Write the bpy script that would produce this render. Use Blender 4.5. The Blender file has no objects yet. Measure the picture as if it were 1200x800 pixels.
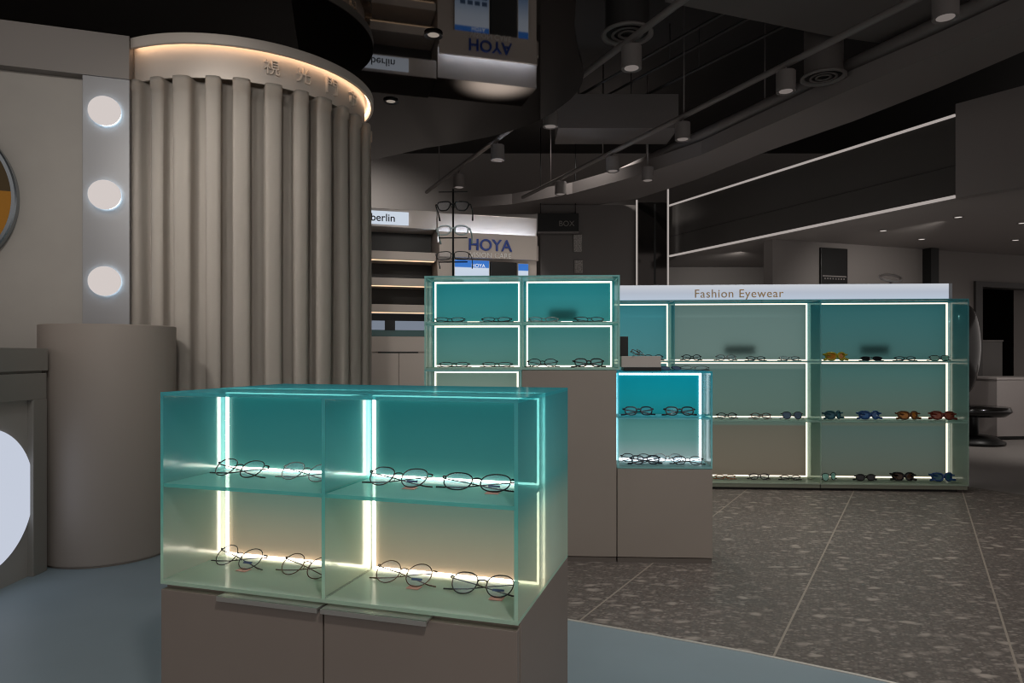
import bpy, bmesh, math, random
from mathutils import Vector, Matrix
random.seed(7)
SC = bpy.context.scene
COL = SC.collection
PI = math.pi
CAMH = 1.0
F = 800.0
HY = 415.0

# ------------------------------------------------------------------ colour / materials
def lin(c):
    c = c / 255.0
    return c / 12.92 if c <= 0.04045 else ((c + 0.055) / 1.055) ** 2.4
def S(r, g, b, k=1.0):
    return (lin(r) * k, lin(g) * k, lin(b) * k, 1.0)

def newmat(name):
    m = bpy.data.materials.new(name)
    m.use_nodes = True
    nt = m.node_tree
    for n in list(nt.nodes):
        nt.nodes.remove(n)
    out = nt.nodes.new('ShaderNodeOutputMaterial')
    return m, nt, out

def pbr(name, col, rough=0.5, metal=0.0, spec=0.5, noise=0.0, nscale=30.0, bump=0.0, bscale=200.0):
    m, nt, out = newmat(name)
    p = nt.nodes.new('ShaderNodeBsdfPrincipled')
    p.inputs['Base Color'].default_value = col
    p.inputs['Roughness'].default_value = rough
    p.inputs['Metallic'].default_value = metal
    p.inputs['Specular IOR Level'].default_value = spec
    nt.links.new(p.outputs[0], out.inputs[0])
    if noise > 0 or bump > 0:
        tc = nt.nodes.new('ShaderNodeTexCoord')
    if noise > 0:
        nz = nt.nodes.new('ShaderNodeTexNoise')
        nz.inputs['Scale'].default_value = nscale
        nz.inputs['Detail'].default_value = 4
        nt.links.new(tc.outputs['Object'], nz.inputs['Vector'])
        r = nt.nodes.new('ShaderNodeValToRGB')
        r.color_ramp.elements[0].position = 0.3
        r.color_ramp.elements[1].position = 0.7
        r.color_ramp.elements[0].color = tuple(c * (1 - noise) for c in col[:3]) + (1,)
        r.color_ramp.elements[1].color = tuple(min(1, c * (1 + noise)) for c in col[:3]) + (1,)
        nt.links.new(nz.outputs['Fac'], r.inputs['Fac'])
        nt.links.new(r.outputs['Color'], p.inputs['Base Color'])
    if bump > 0:
        nb = nt.nodes.new('ShaderNodeTexNoise')
        nb.inputs['Scale'].default_value = bscale
        nb.inputs['Detail'].default_value = 3
        nt.links.new(tc.outputs['Object'], nb.inputs['Vector'])
        b = nt.nodes.new('ShaderNodeBump')
        b.inputs['Strength'].default_value = bump
        b.inputs['Distance'].default_value = 0.002
        nt.links.new(nb.outputs['Fac'], b.inputs['Height'])
        nt.links.new(b.outputs['Normal'], p.inputs['Normal'])
    return m

def emit(name, col, strength):
    m, nt, out = newmat(name)
    e = nt.nodes.new('ShaderNodeEmission')
    e.inputs['Color'].default_value = col
    e.inputs['Strength'].default_value = strength
    nt.links.new(e.outputs[0], out.inputs[0])
    return m

def height_ramp(nt, z0, z1, stops):
    """colour film that grades with height along the pane"""
    tc = nt.nodes.new('ShaderNodeTexCoord')
    sx = nt.nodes.new('ShaderNodeSeparateXYZ')
    nt.links.new(tc.outputs['Object'], sx.inputs[0])
    mr = nt.nodes.new('ShaderNodeMapRange')
    mr.inputs['From Min'].default_value = z0
    mr.inputs['From Max'].default_value = z1
    nt.links.new(sx.outputs['Z'], mr.inputs['Value'])
    r = nt.nodes.new('ShaderNodeValToRGB')
    el = r.color_ramp.elements
    while len(el) < len(stops):
        el.new(0.5)
    for e, (p, c) in zip(el, stops):
        e.position = p
        e.color = c
    nt.links.new(mr.outputs['Result'], r.inputs['Fac'])
    return r.outputs['Color']

KF = 1.25
def glass_film(name, z0, z1, stops, frost=0.5, gloss=0.10, tint=None, gr=0.16):
    """frosted tinted glass pane: part see-through, part diffusing"""
    m, nt, out = newmat(name)
    col = height_ramp(nt, z0, z1, stops)
    tcol = height_ramp(nt, z0, z1, tint) if tint else col
    tr = nt.nodes.new('ShaderNodeBsdfTransparent')
    nt.links.new(tcol, tr.inputs['Color'])
    di = nt.nodes.new('ShaderNodeBsdfDiffuse')
    nt.links.new(col, di.inputs['Color'])
    tl = nt.nodes.new('ShaderNodeBsdfTranslucent')
    nt.links.new(col, tl.inputs['Color'])
    mx = nt.nodes.new('ShaderNodeMixShader')
    mx.inputs[0].default_value = 0.4
    nt.links.new(di.outputs[0], mx.inputs[1])
    nt.links.new(tl.outputs[0], mx.inputs[2])
    m2 = nt.nodes.new('ShaderNodeMixShader')
    m2.inputs[0].default_value = frost
    nt.links.new(tr.outputs[0], m2.inputs[1])
    nt.links.new(mx.outputs[0], m2.inputs[2])
    gl = nt.nodes.new('ShaderNodeBsdfGlossy')
    gl.inputs['Roughness'].default_value = gr
    gl.inputs['Color'].default_value = (0.9, 1, 1, 1)
    fr = nt.nodes.new('ShaderNodeFresnel')
    fr.inputs['IOR'].default_value = 1.45
    mu = nt.nodes.new('ShaderNodeMath')
    mu.operation = 'MULTIPLY_ADD'
    mu.inputs[1].default_value = 0.10
    mu.inputs[2].default_value = gloss * 0.2
    nt.links.new(fr.outputs[0], mu.inputs[0])
    m3 = nt.nodes.new('ShaderNodeMixShader')
    nt.links.new(mu.outputs[0], m3.inputs[0])
    nt.links.new(m2.outputs[0], m3.inputs[1])
    nt.links.new(gl.outputs[0], m3.inputs[2])
    nt.links.new(m3.outputs[0], out.inputs[0])
    return m

def film_panel(name, z0, z1, stops, rough=0.35):
    """frosted film pane in front of an added glowing sheet: lets its light through, scattered"""
    m, nt, out = newmat(name)
    col = height_ramp(nt, z0, z1, stops)
    p = nt.nodes.new('ShaderNodeBsdfPrincipled')
    p.inputs['Roughness'].default_value = rough
    p.inputs['Specular IOR Level'].default_value = 0.3
    nt.links.new(col, p.inputs['Base Color'])
    tl = nt.nodes.new('ShaderNodeBsdfTranslucent')
    nt.links.new(col, tl.inputs['Color'])
    mx = nt.nodes.new('ShaderNodeMixShader')
    mx.inputs[0].default_value = 0.65
    nt.links.new(p.outputs[0], mx.inputs[1])
    nt.links.new(tl.outputs[0], mx.inputs[2])
    nt.links.new(mx.outputs[0], out.inputs[0])
    return m

def lens_mat(name, col, see, rough=0.05):
    m, nt, out = newmat(name)
    tr = nt.nodes.new('ShaderNodeBsdfTransparent')
    tr.inputs['Color'].default_value = (0.97, 0.98, 1.0, 1) if see > 0.8 else col
    p = nt.nodes.new('ShaderNodeBsdfPrincipled')
    p.inputs['Base Color'].default_value = col
    p.inputs['Roughness'].default_value = rough
    mx = nt.nodes.new('ShaderNodeMixShader')
    mx.inputs[0].default_value = 1 - see
    nt.links.new(tr.outputs[0], mx.inputs[1])
    nt.links.new(p.outputs[0], mx.inputs[2])
    nt.links.new(mx.outputs[0], out.inputs[0])
    return m

# ------------------------------------------------------------------ mesh helpers
def B():
    return bmesh.new()

def box(bm, x0, x1, y0, y1, z0, z1, bevel=0.0, edge=None, mat=0):
    """axis box. edge='x'|'y'|'z' gives the faces not facing that axis material 1 (pane edges)"""
    r = bmesh.ops.create_cube(bm, size=1.0)
    vs = r['verts']
    for v in vs:
        v.co = Vector(((x0 + x1) / 2 + v.co.x * (x1 - x0), (y0 + y1) / 2 + v.co.y * (y1 - y0), (z0 + z1) / 2 + v.co.z * (z1 - z0)))
    fs = set(f for v in vs for f in v.link_faces)
    for f in fs:
        f.material_index = mat
    if edge:
        ax = 'xyz'.index(edge)
        for f in fs:
            f.normal_update()
            if abs(f.normal[ax]) < 0.5:
                f.material_index = 1
    if bevel > 0:
        es = list(set(e for v in vs for e in v.link_edges))
        bmesh.ops.bevel(bm, geom=es, offset=bevel, segments=2, profile=0.6, affect='EDGES')

def prism(bm, poly, z0, z1, mat=0):
    lo = [bm.verts.new((x, y, z0)) for x, y in poly]
    hi = [bm.verts.new((x, y, z1)) for x, y in poly]
    n = len(poly)
    fs = [bm.faces.new(list(reversed(lo))), bm.faces.new(hi)]
    for i in range(n):
        fs.append(bm.faces.new((lo[i], lo[(i + 1) % n], hi[(i + 1) % n], hi[i])))
    for f in fs:
        f.material_index = mat
    bmesh.ops.recalc_face_normals(bm, faces=fs)

def tube(bm, pts, r, closed=False, n=8, mat=0, squash=None):
    pts = [Vector(p) for p in pts]
    m = len(pts)
    rings = []
    up0 = Vector((0, 0, 1))
    prev = None
    for i, p in enumerate(pts):
        a = pts[(i - 1) % m] if (closed or i > 0) else pts[i]
        b = pts[(i + 1) % m] if (closed or i < m - 1) else pts[i]
        t = (b - a).normalized()
        if prev is None:
            ref = up0 if abs(t.dot(up0)) < 0.9 else Vector((0, 1, 0))
            u = t.cross(ref).normalized()
        else:
            u = (prev - t * prev.dot(t)).normalized()
        prev = u
        w = t.cross(u)
        rr = r[i] if isinstance(r, (list, tuple)) else r
        rings.append([bm.verts.new(p + (u * math.cos(2 * PI * k / n) + w * math.sin(2 * PI * k / n)) * rr) for k in range(n)])
    fs = []
    for i in range(m if closed else m - 1):
        A, Bq = rings[i], rings[(i + 1) % m]
        off = 0
        if closed and i == m - 1:   # match twist at the seam
            best = min(range(n), key=lambda o: (A[0].co - Bq[o].co).length)
            off = best
        for k in range(n):
            fs.append(bm.faces.new((A[k], A[(k + 1) % n], Bq[(k + 1 + off) % n], Bq[(k + off) % n])))
    if not closed:
        fs.append(bm.faces.new(list(reversed(rings[0]))))
        fs.append(bm.faces.new(rings[-1]))
    for f in fs:
        f.material_index = mat
        f.smooth = True
    bmesh.ops.recalc_face_normals(bm, faces=fs)

def lathe(bm, prof, cx=0, cy=0, n=48, a0=0.0, a1=2 * PI, smooth=True, mat=0):
    full = abs(a1 - a0 - 2 * PI) < 1e-6
    cnt = n if full else n + 1
    rings = []
    for k in range(cnt):
        a = a0 + (a1 - a0) * k / n
        rings.append([bm.verts.new((cx + r * math.cos(a), cy + r * math.sin(a), z)) for r, z in prof])
    fs = []
    for k in range(n):
        A, Bq = rings[k], rings[(k + 1) % cnt]
        for i in range(len(prof) - 1):
            try:
                if prof[i][0] < 1e-6 and prof[i + 1][0] < 1e-6:
                    continue
                fs.append(bm.faces.new((A[i], Bq[i], Bq[i + 1], A[i + 1])))
            except ValueError:
                pass
    for f in fs:
        f.smooth = smooth
        f.material_index = mat
    bmesh.ops.remove_doubles(bm, verts=[v for rg in rings for v in rg], dist=1e-6)
    bmesh.ops.recalc_face_normals(bm, faces=[f for f in bm.faces])

def obj(name, bm, mats, parent=None, label=None, auto=None):
    me = bpy.data.meshes.new(name)
    bm.to_mesh(me)
    bm.free()
    for m in (mats if isinstance(mats, (list, tuple)) else [mats]):
        me.materials.append(m)
    o = bpy.data.objects.new(name, me)
    COL.objects.link(o)
    if parent:
        o.parent = parent
    if label:
        o['label'] = label
    if auto:
        me.set_sharp_from_angle(angle=auto)
    return o

def thing(name, label, cat, loc=(0, 0, 0), rz=0.0, group=None):
    o = bpy.data.objects.new(name, None)
    COL.objects.link(o)
    o.empty_display_size = 0.1
    o.location = loc
    o.rotation_euler = (0, 0, rz)
    o['label'] = label
    o['category'] = cat
    if group:
        o['group'] = group
    return o

def tag(o, label, cat, group=None):
    o['label'] = label
    o['category'] = cat
    if group:
        o['group'] = group
    return o

def struct(name, bm, m, parent=None, auto=None):
    o = obj(name, bm, m, parent, auto=auto)
    if parent is None:
        o['kind'] = 'structure'
    return o

def text_obj(name, body, size, depth, mat, parent=None, loc=(0, 0, 0), align='CENTER', rz=0.0, spacing=1.0, width=None, bold=0.0, mirror=False):
    """lettering standing in the local XZ plane, read from -Y"""
    cu = bpy.data.curves.new(name, 'FONT')
    cu.body = body
    cu.size = size
    cu.extrude = depth
    cu.offset = bold
    cu.align_x = align
    cu.align_y = 'CENTER'
    cu.space_character = spacing
    t = bpy.data.objects.new(name + '_tmp', cu)
    COL.objects.link(t)
    dg = bpy.context.evaluated_depsgraph_get()
    dg.update()
    me = bpy.data.meshes.new_from_object(t.evaluated_get(dg))
    bpy.data.objects.remove(t)
    xs = [v.co.x for v in me.vertices] or [0, 1]
    k = (width / (max(xs) - min(xs))) if width else 1.0
    for v in me.vertices:
        x, y, z = v.co
        v.co = Vector(((-x if mirror else x) * k, -z, y * k))
    me.name = name
    me.materials.clear()
    me.materials.append(mat)
    o = bpy.data.objects.new(name, me)
    COL.objects.link(o)
    o.location = loc
    o.rotation_euler = (0, 0, rz)
    if parent:
        o.parent = parent
    return o

def frame_x(P, rz, px, y):
    """local x of the point on a unit's plane (local depth y) that lies along the sight line of column px"""
    u = Vector((math.cos(rz), math.sin(rz)))
    v = Vector((-math.sin(rz), math.cos(rz)))
    k = (px - 600) / F
    qx, qy = P[0] + y * v.x, P[1] + y * v.y
    return (k * qy - qx) / (u.x - k * u.y)

# ------------------------------------------------------------------ camera and render look
cam = bpy.data.cameras.new('camera')
cam.sensor_width = 36
cam.lens = F / 1200 * 36
cam.shift_y = (HY - 400) / 1200.0
cam.clip_start = 0.05
camo = bpy.data.objects.new('camera', cam)
COL.objects.link(camo)
camo.location = (0, 0, CAMH)
camo.rotation_euler = (PI / 2, 0, 0)
SC.camera = camo
SC.view_settings.view_transform = 'Standard'
SC.view_settings.look = 'None'
SC.view_settings.exposure = 0.0
SC.view_settings.gamma = 1.0
SC.view_settings.use_curve_mapping = False
SC.cycles.use_denoising = True
SC.cycles.filter_width = 1.1
SC.cycles.max_bounces = 10
SC.cycles.transparent_max_bounces = 24
SC.cycles.sample_clamp_indirect = 4.0
SC.cycles.caustics_reflective = False
SC.cycles.caustics_refractive = False

w = bpy.data.worlds.new('world')
w.use_nodes = True
w.node_tree.nodes['Background'].inputs[0].default_value = S(236, 226, 220)
w.node_tree.nodes['Background'].inputs[1].default_value = 0.5
SC.world = w

# ------------------------------------------------------------------ shared materials
M_wall = pbr('warm_grey_paint', S(160, 155, 149), 0.6, noise=0.03, nscale=6)
M_fascia = pbr('grey_paint', S(128, 122, 118), 0.55)
M_cab = pbr('taupe_laminate', S(138, 128, 119), 0.55, noise=0.03, nscale=3)
M_cab_f = pbr('brown_grey_laminate', S(132, 120, 112), 0.55, noise=0.03, nscale=3)
M_plinth = pbr('plinth_laminate', S(96, 88, 82), 0.6)
M_dark = pbr('black_paint', S(34, 31, 30), 0.7)
M_black = pbr('black_metal', S(18, 18, 18), 0.4, spec=0.4)
M_curtain = pbr('curtain_fabric', S(206, 198, 189), 0.9, spec=0.15, bump=0.25, bscale=900)
M_alum = pbr('brushed_aluminium', S(190, 186, 180), 0.32, metal=0.7)
M_band = pbr('satin_champagne_metal', S(206, 197, 188), 0.5, metal=0.25)
M_steel = pbr('steel', S(150, 158, 164), 0.25, metal=0.9)
M_can = pbr('grey_can_paint', S(120, 114, 112), 0.5)
M_pipe = pbr('grey_pipe_paint', S(120, 114, 112), 0.5)
M_duct = pbr('grey_duct_paint', S(104, 98, 96), 0.6)
M_soffit = pbr('grey_soffit_paint', S(128, 121, 119), 0.6)
M_drum = pbr('drum_laminate', S(146, 136, 128), 0.5)
M_desk = pbr('desk_laminate', S(136, 132, 126), 0.5)
M_white = pbr('white_acrylic', S(215, 215, 215), 0.4)
M_grey_wall = pbr('store_grey_wall', S(120, 114, 111), 0.6)
M_dark_gloss = pbr('dark_gloss_panel', S(96, 91, 89), 0.3, spec=0.4)
M_dark_panel = pbr('dark_fascia_panel', S(74, 71, 69), 0.3)
M_bwall = pbr('display_wall_laminate', S(198, 186, 177), 0.55)

# ------------------------------------------------------------------ floors
def floor_mats():
    # terrazzo slabs with stone chips
    m, nt, out = newmat('terrazzo_slabs')
    tc = nt.nodes.new('ShaderNodeTexCoord')
    p = nt.nodes.new('ShaderNodeBsdfPrincipled')
    p.inputs['Roughness'].default_value = 0.42
    p.inputs['Specular IOR Level'].default_value = 0.3
    def chips(scale, lo, hi, seed):
        mp = nt.nodes.new('ShaderNodeMapping')
        mp.inputs['Rotation'].default_value = (0, 0, 0.12 * seed)
        mp.inputs['Scale'].default_value = (0.55, 1.0, 1.0)
        mp.inputs['Location'].default_value = (seed * 3.1, seed * 1.7, 0)
        nt.links.new(tc.outputs['Object'], mp.inputs['Vector'])
        nz = nt.nodes.new('ShaderNodeTexNoise')
        nz.inputs['Scale'].default_value = scale * 0.8
        nz.inputs['Detail'].default_value = 2
        nt.links.new(mp.outputs[0], nz.inputs['Vector'])
        ad = nt.nodes.new('ShaderNodeVectorMath')
        ad.operation = 'MULTIPLY_ADD'
        nt.links.new(nz.outputs['Color'], ad.inputs[0])
        ad.inputs[1].default_value = (0.9 / scale,) * 3
        nt.links.new(mp.outputs[0], ad.inputs[2])
        vo = nt.nodes.new('ShaderNodeTexVoronoi')
        vo.inputs['Scale'].default_value = scale
        nt.links.new(ad.outputs[0], vo.inputs['Vector'])
        # chip tone from the cell colour
        sp = nt.nodes.new('ShaderNodeSeparateColor')
        nt.links.new(vo.outputs['Color'], sp.inputs[0])
        r = nt.nodes.new('ShaderNodeValToRGB')
        r.color_ramp.interpolation = 'LINEAR'
        r.color_ramp.elements[0].position = 0.55
        r.color_ramp.elements[0].color = (0, 0, 0, 1)
        r.color_ramp.elements[1].position = 1.0
        r.color_ramp.elements[1].color = (1, 1, 1, 1)
        nt.links.new(sp.outputs[0], r.inputs['Fac'])
        d = nt.nodes.new('ShaderNodeMapRange')
        d.inputs['From Min'].default_value = hi
        d.inputs['From Max'].default_value = lo
        nt.links.new(vo.outputs['Distance'], d.inputs['Value'])
        mu = nt.nodes.new('ShaderNodeMath')
        mu.operation = 'MULTIPLY'
        nt.links.new(r.outputs['Color'], mu.inputs[0])
        nt.links.new(d.outputs['Result'], mu.inputs[1])
        return mu.outputs[0]
    c1 = chips(24, 0.2, 0.5, 0.0)
    c2 = chips(60, 0.2, 0.55, 1.3)
    c3 = chips(140, 0.2, 0.6, 2.1)
    bn = nt.nodes.new('ShaderNodeTexNoise')
    bn.inputs['Scale'].default_value = 60
    bn.inputs['Detail'].default_value = 6
    nt.links.new(tc.outputs['Object'], bn.inputs['Vector'])
    br = nt.nodes.new('ShaderNodeValToRGB')
    br.color_ramp.elements[0].color = S(94, 87, 82)
    br.color_ramp.elements[0].position = 0.3
    br.color_ramp.elements[1].color = S(124, 115, 109)
    br.color_ramp.elements[1].position = 0.75
    nt.links.new(bn.outputs['Fac'], br.inputs['Fac'])
    prev = br.outputs['Color']
    for c, colr in ((c3, S(156, 145, 137)), (c2, S(164, 153, 145)), (c1, S(180, 168, 158))):
        mx = nt.nodes.new('ShaderNodeMixRGB')
        nt.links.new(c, mx.inputs[0])
        nt.links.new(prev, mx.inputs[1])
        mx.inputs[2].default_value = colr
        prev = mx.outputs[0]
    # grout joints between slabs, running deep into the shop
    sx = nt.nodes.new('ShaderNodeSeparateXYZ')
    nt.links.new(tc.outputs['Object'], sx.inputs[0])
    ang = math.atan2(0.5975, 1.0)
    def m2(op, a, b):
        n = nt.nodes.new('ShaderNodeMath')
        n.operation = op
        for i, v in enumerate((a, b)):
            if isinstance(v, (int, float)):
                n.inputs[i].default_value = v
            else:
                nt.links.new(v, n.inputs[i])
        return n.outputs[0]
    q = m2('SUBTRACT', m2('MULTIPLY', sx.outputs[0], math.cos(ang)), m2('MULTIPLY', sx.outputs[1], math.sin(ang)))
    q0 = 2.448 * math.cos(ang) - 4.908 * math.sin(ang)
    fr = m2('FRACT', m2('ADD', m2('DIVIDE', m2('SUBTRACT', q, q0), 0.682), 20.5), 0)
    joint = m2('LESS_THAN', m2('ABSOLUTE', m2('SUBTRACT', fr, 0.5), 0), 0.0055)
    mx = nt.nodes.new('ShaderNodeMixRGB')
    nt.links.new(joint, mx.inputs[0])
    nt.links.new(prev, mx.inputs[1])
    mx.inputs[2].default_value = S(166, 154, 142)
    nt.links.new(mx.outputs[0], p.inputs['Base Color'])
    nt.links.new(p.outputs[0], out.inputs[0])
    return m
M_terr = floor_mats()
M_blue = pbr('blue_grey_resin', S(146, 160, 167), 0.45, noise=0.06, nscale=2.0, spec=0.35)
M_farfloor = pbr('light_grey_tile', S(150, 144, 141), 0.5, spec=0.3)

bm = B(); prism(bm, [(-6, -2.5), (11, -2.5), (11, 13), (-6, 13)], -0.06, -0.012)
struct('floor', bm, M_farfloor)
# resin / terrazzo border line as measured on the floor
edge = [(-4.2, 4.9), (-2.6, 4.05), (-1.7, 3.56), (-0.8, 3.09), (-0.3, 2.83), (0.224, 2.564), (0.488, 2.439), (0.8, 2.286), (1.067, 2.133), (1.5, 1.86), (2.0, 1.49), (2.7, 0.8), (3.3, 0.0), (3.8, -1.0)]
bm = B(); prism(bm, edge + [(3.8, -2.4), (-6, -2.4), (-6, 4.9)], -0.012, 0.0)
struct('floor_resin', bm, M_blue)
tz = [(4.35, -1.0), (4.25, 1.0), (4.12, 3.0), (3.95, 4.2), (3.64, 4.85), (3.5, 5.08), (3.2, 5.4), (2.6, 5.7), (1.0, 5.9), (-4.2, 6.0)]
bm = B(); prism(bm, list(reversed(edge)) + list(reversed(tz)) if False else edge + tz, -0.012, 0.0)
struct('floor_terrazzo', bm, M_terr)
bm = B(); tube(bm, [(x, y, 0.0015) for x, y in edge], 0.004, n=6)
o = struct('trim_1', bm, pbr('brass_trim', S(206, 200, 190), 0.45, metal=0.3))

# ------------------------------------------------------------------ glasses
def superell(a, b, n, k=36, squash=0.0):
    pts = []
    for i in range(k):
        t = 2 * PI * i / k
        c, s = math.cos(t), math.sin(t)
        x = a * math.copysign(abs(c) ** (2 / n), c)
        z = b * math.copysign(abs(s) ** (2 / n), s)
        if squash:
            x *= 1 - squash * (0.5 - z / (2 * b)) ** 1.5
        pts.append((x, z))
    return pts

STY = {  # half lens width, half height, exponent, rim radius, lower narrowing, wrap curve
    'round': (0.0235, 0.0225, 2.0, 0.0012, 0.0, 1.2),
    'panto': (0.0245, 0.0205, 2.3, 0.0014, 0.18, 1.2),
    'oval': (0.0265, 0.0185, 2.3, 0.0015, 0.08, 1.2),
    'acetate': (0.0265, 0.0185, 2.7, 0.0024, 0.15, 1.4),
    'rect': (0.0275, 0.0165, 3.4, 0.0013, 0.05, 1.4),
    'cateye': (0.0280, 0.0185, 3.4, 0.0020, 0.42, 1.4),
    'aviator': (0.0280, 0.0235, 2.5, 0.0013, 0.30, 2.0),
    'wrap': (0.0310, 0.0240, 2.6, 0.0034, 0.22, 5.5),
    'flat': (0.0265, 0.0145, 2.6, 0.0014, 0.08, 1.2),
}
FR = {
    'black': pbr('black_acetate', S(16, 16, 17), 0.25),
    'navy': pbr('navy_acetate', S(18, 30, 44), 0.25),
    'graphite': pbr('graphite_metal', S(58, 56, 54), 0.35, metal=0.6),
    'bronze': pbr('bronze_metal', S(96, 74, 58), 0.35, metal=0.6),
    'gold': pbr('gold_metal', S(168, 134, 88), 0.3, metal=0.8),
    'silver': pbr('silver_metal', S(150, 152, 152), 0.3, metal=0.8),
    'tortoise': pbr('tortoise_acetate', S(86, 48, 28), 0.3, noise=0.5, nscale=120),
    'amber': pbr('amber_acetate', S(150, 86, 40), 0.3),
    'yellow': pbr('yellow_frame', S(188, 168, 40), 0.35),
    'teal': pbr('teal_frame', S(26, 84, 100), 0.3),
    'blue': pbr('blue_frame', S(34, 78, 140), 0.3),
    'orange': pbr('orange_frame', S(112, 68, 24), 0.3),
    'red': pbr('rust_red_frame', S(120, 44, 30), 0.3),
    'clear': lens_mat('clear_acetate', S(210, 220, 220), 0.45, 0.1),
    'plum': pbr('dark_plum_frame', S(40, 30, 44), 0.3),
}
LN = {
    'demo': lens_mat('demo_lens', S(240, 244, 248), 0.97),
    'blueflash': lens_mat('reflection_demo_lens', S(216, 222, 238), 0.91),  # pale lavender reflection put into the lens colour
    'grey': lens_mat('grey_sun_lens', S(38, 40, 44), 0.15),
    'brown': lens_mat('brown_sun_lens', S(84, 58, 38), 0.2),
    'blue': lens_mat('blue_mirror_lens', S(40, 110, 180), 0.1),
    'teal': lens_mat('teal_mirror_lens', S(34, 110, 130), 0.1),
    'orange': lens_mat('orange_mirror_lens', S(214, 134, 40), 0.1),
    'red': lens_mat('copper_mirror_lens', S(176, 86, 56), 0.1),
    'mint': lens_mat('mint_lens', S(170, 226, 216), 0.3),
    'slate': lens_mat('slate_blue_lens', S(96, 120, 150), 0.3),
}
M_tag = pbr('pink_price_tag', S(206, 150, 138), 0.6)
M_print = pbr('blue_lens_print', S(60, 74, 110), 0.6)

def glasses(name, label, group, loc, yaw, style, fr, ln='demo', fold=True, tilt=22, price=False, cat='glasses', roll=0.0, scale=1.15, thick=1.0):
    a, b, n, rr, sq, wrap = STY[style]
    a, b, rr = a * scale, b * scale, rr * thick
    gap = 0.009 if style != 'wrap' else 0.006
    cx = a + gap
    T = math.radians(tilt)
    ct, st = math.cos(T), math.sin(T)
    def P(x, y, z):       # frame space -> local; z from lens bottom
        return (x, (y + wrap * x * x) * ct + z * st, rr * 1.2 + z * ct - y * st * 0.5 + 0.002)
    root = thing(name, label, cat, loc, yaw, group)
    root.rotation_euler = (0, roll, yaw)
    bm = B()
    for s in (-1, 1):
        pts = [P(s * (cx + x), 0, b + z) for x, z in superell(a, b, n, 36, sq)]
        tube(bm, pts, rr, closed=True, n=6)
        he = 2 * b * 0.74
        xe = cx + a * 0.97
        tube(bm, [P(s * xe, 0, he), P(s * (xe + 0.006), 0.002, he), P(s * (xe + 0.0075), 0.008, he)], rr * 1.25, n=6)
        tube(bm, [P(s * (gap + 0.001), 0.001, b * 1.1), P(s * (gap - 0.002), 0.008, b * 0.95), P(s * (gap - 0.0005), 0.010, b * 0.72)], max(0.0007, rr * 0.5), n=5)
    br = [P(gap * math.cos(t) * 1.15, 0, b * 1.25 + 0.005 * math.sin(t)) for t in [PI * i / 8 for i in range(9)]]
    tube(bm, br, rr * 1.1, n=6)
    obj('frame', bm, FR[fr], root)
    for s in (-1, 1):
        bm = B()
        ring = superell(a * 0.985, b * 0.985, n, 28, sq)
        f0 = [bm.verts.new(P(s * (cx + x), -0.0005, b + z)) for x, z in ring]
        f1 = [bm.verts.new(P(s * (cx + x), 0.0007, b + z)) for x, z in ring]
        k = len(ring)
        bm.faces.new(f0); bm.faces.new(list(reversed(f1)))
        for i in range(k):
            bm.faces.new((f0[i], f1[i], f1[(i + 1) % k], f0[(i + 1) % k]))
        bmesh.ops.recalc_face_normals(bm, faces=bm.faces[:])
        obj('lens', bm, LN[ln], root)
    he = 2 * b * 0.74
    xe = cx + a * 0.97 + 0.0075
    tr = max(rr * 0.9, 0.0011)
    for s, dy in ((-1, 0.0), (1, 0.006)):
        bm = B()
        if fold:
            raw = [(s * xe, 0.008, he), (s * (xe - 0.003), 0.013 + dy, he - 0.001), (s * 0.02, 0.016 + dy, he - 0.010),
                   (-s * 0.035, 0.018 + dy, he * 0.42), (-s * (xe - 0.008), 0.018 + dy, he * 0.16), (-s * (xe + 0.010), 0.016 + dy, 0.004)]
            pts = []
            for x, y, z in raw:
                q = P(x, y, z)
                q = (q[0], q[1] - wrap * x * x * ct, max(q[2], 0.004))
                pts.append(q)
        else:
            raw = [(s * xe, 0.008, he), (s * (xe + 0.002), 0.05, he), (s * (xe + 0.001), 0.095, he - 0.002), (s * xe, 0.115, he - 0.010), (s * (xe - 0.003), 0.138, he - 0.030)]
            pts = [(x, y + wrap * xe * xe, z + rr + 0.002) for x, y, z in raw]
        rad = [tr, tr * 1.1, tr, tr * 1.1, tr * 1.5, tr * 1.5][:len(pts)]
        tube(bm, pts, rad, n=6)
        obj('temple', bm, FR[fr], root)
    if price:
        bm = B()
        box(bm, cx - 0.015, cx + 0.014, -0.010, 0.012, 0.0006, 0.0018, 0.0003)
        obj('price_tag', bm, M_tag, root, 'pink price tag lying under the lens')
        bm = B()
        x0, x1 = cx - 0.013, cx + 0.012
        v = [bm.verts.new(P(x, -0.0009, z)) for x, z in ((x0, b * 0.5), (x1, b * 0.5), (x1, b * 0.72), (x0, b * 0.72))]
        v2 = [bm.verts.new(P(x, -0.0005, z)) for x, z in ((x0, b * 0.5), (x1, b * 0.5), (x1, b * 0.72), (x0, b * 0.72))]
        bm.faces.new(v); bm.faces.new(list(reversed(v2)))
        for i in range(4):
            bm.faces.new((v[i], v2[i], v2[(i + 1) % 4], v[(i + 1) % 4]))
        obj('lens_sticker', bm, M_print, root, 'small printed demo sticker on the lens')
    return root

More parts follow.
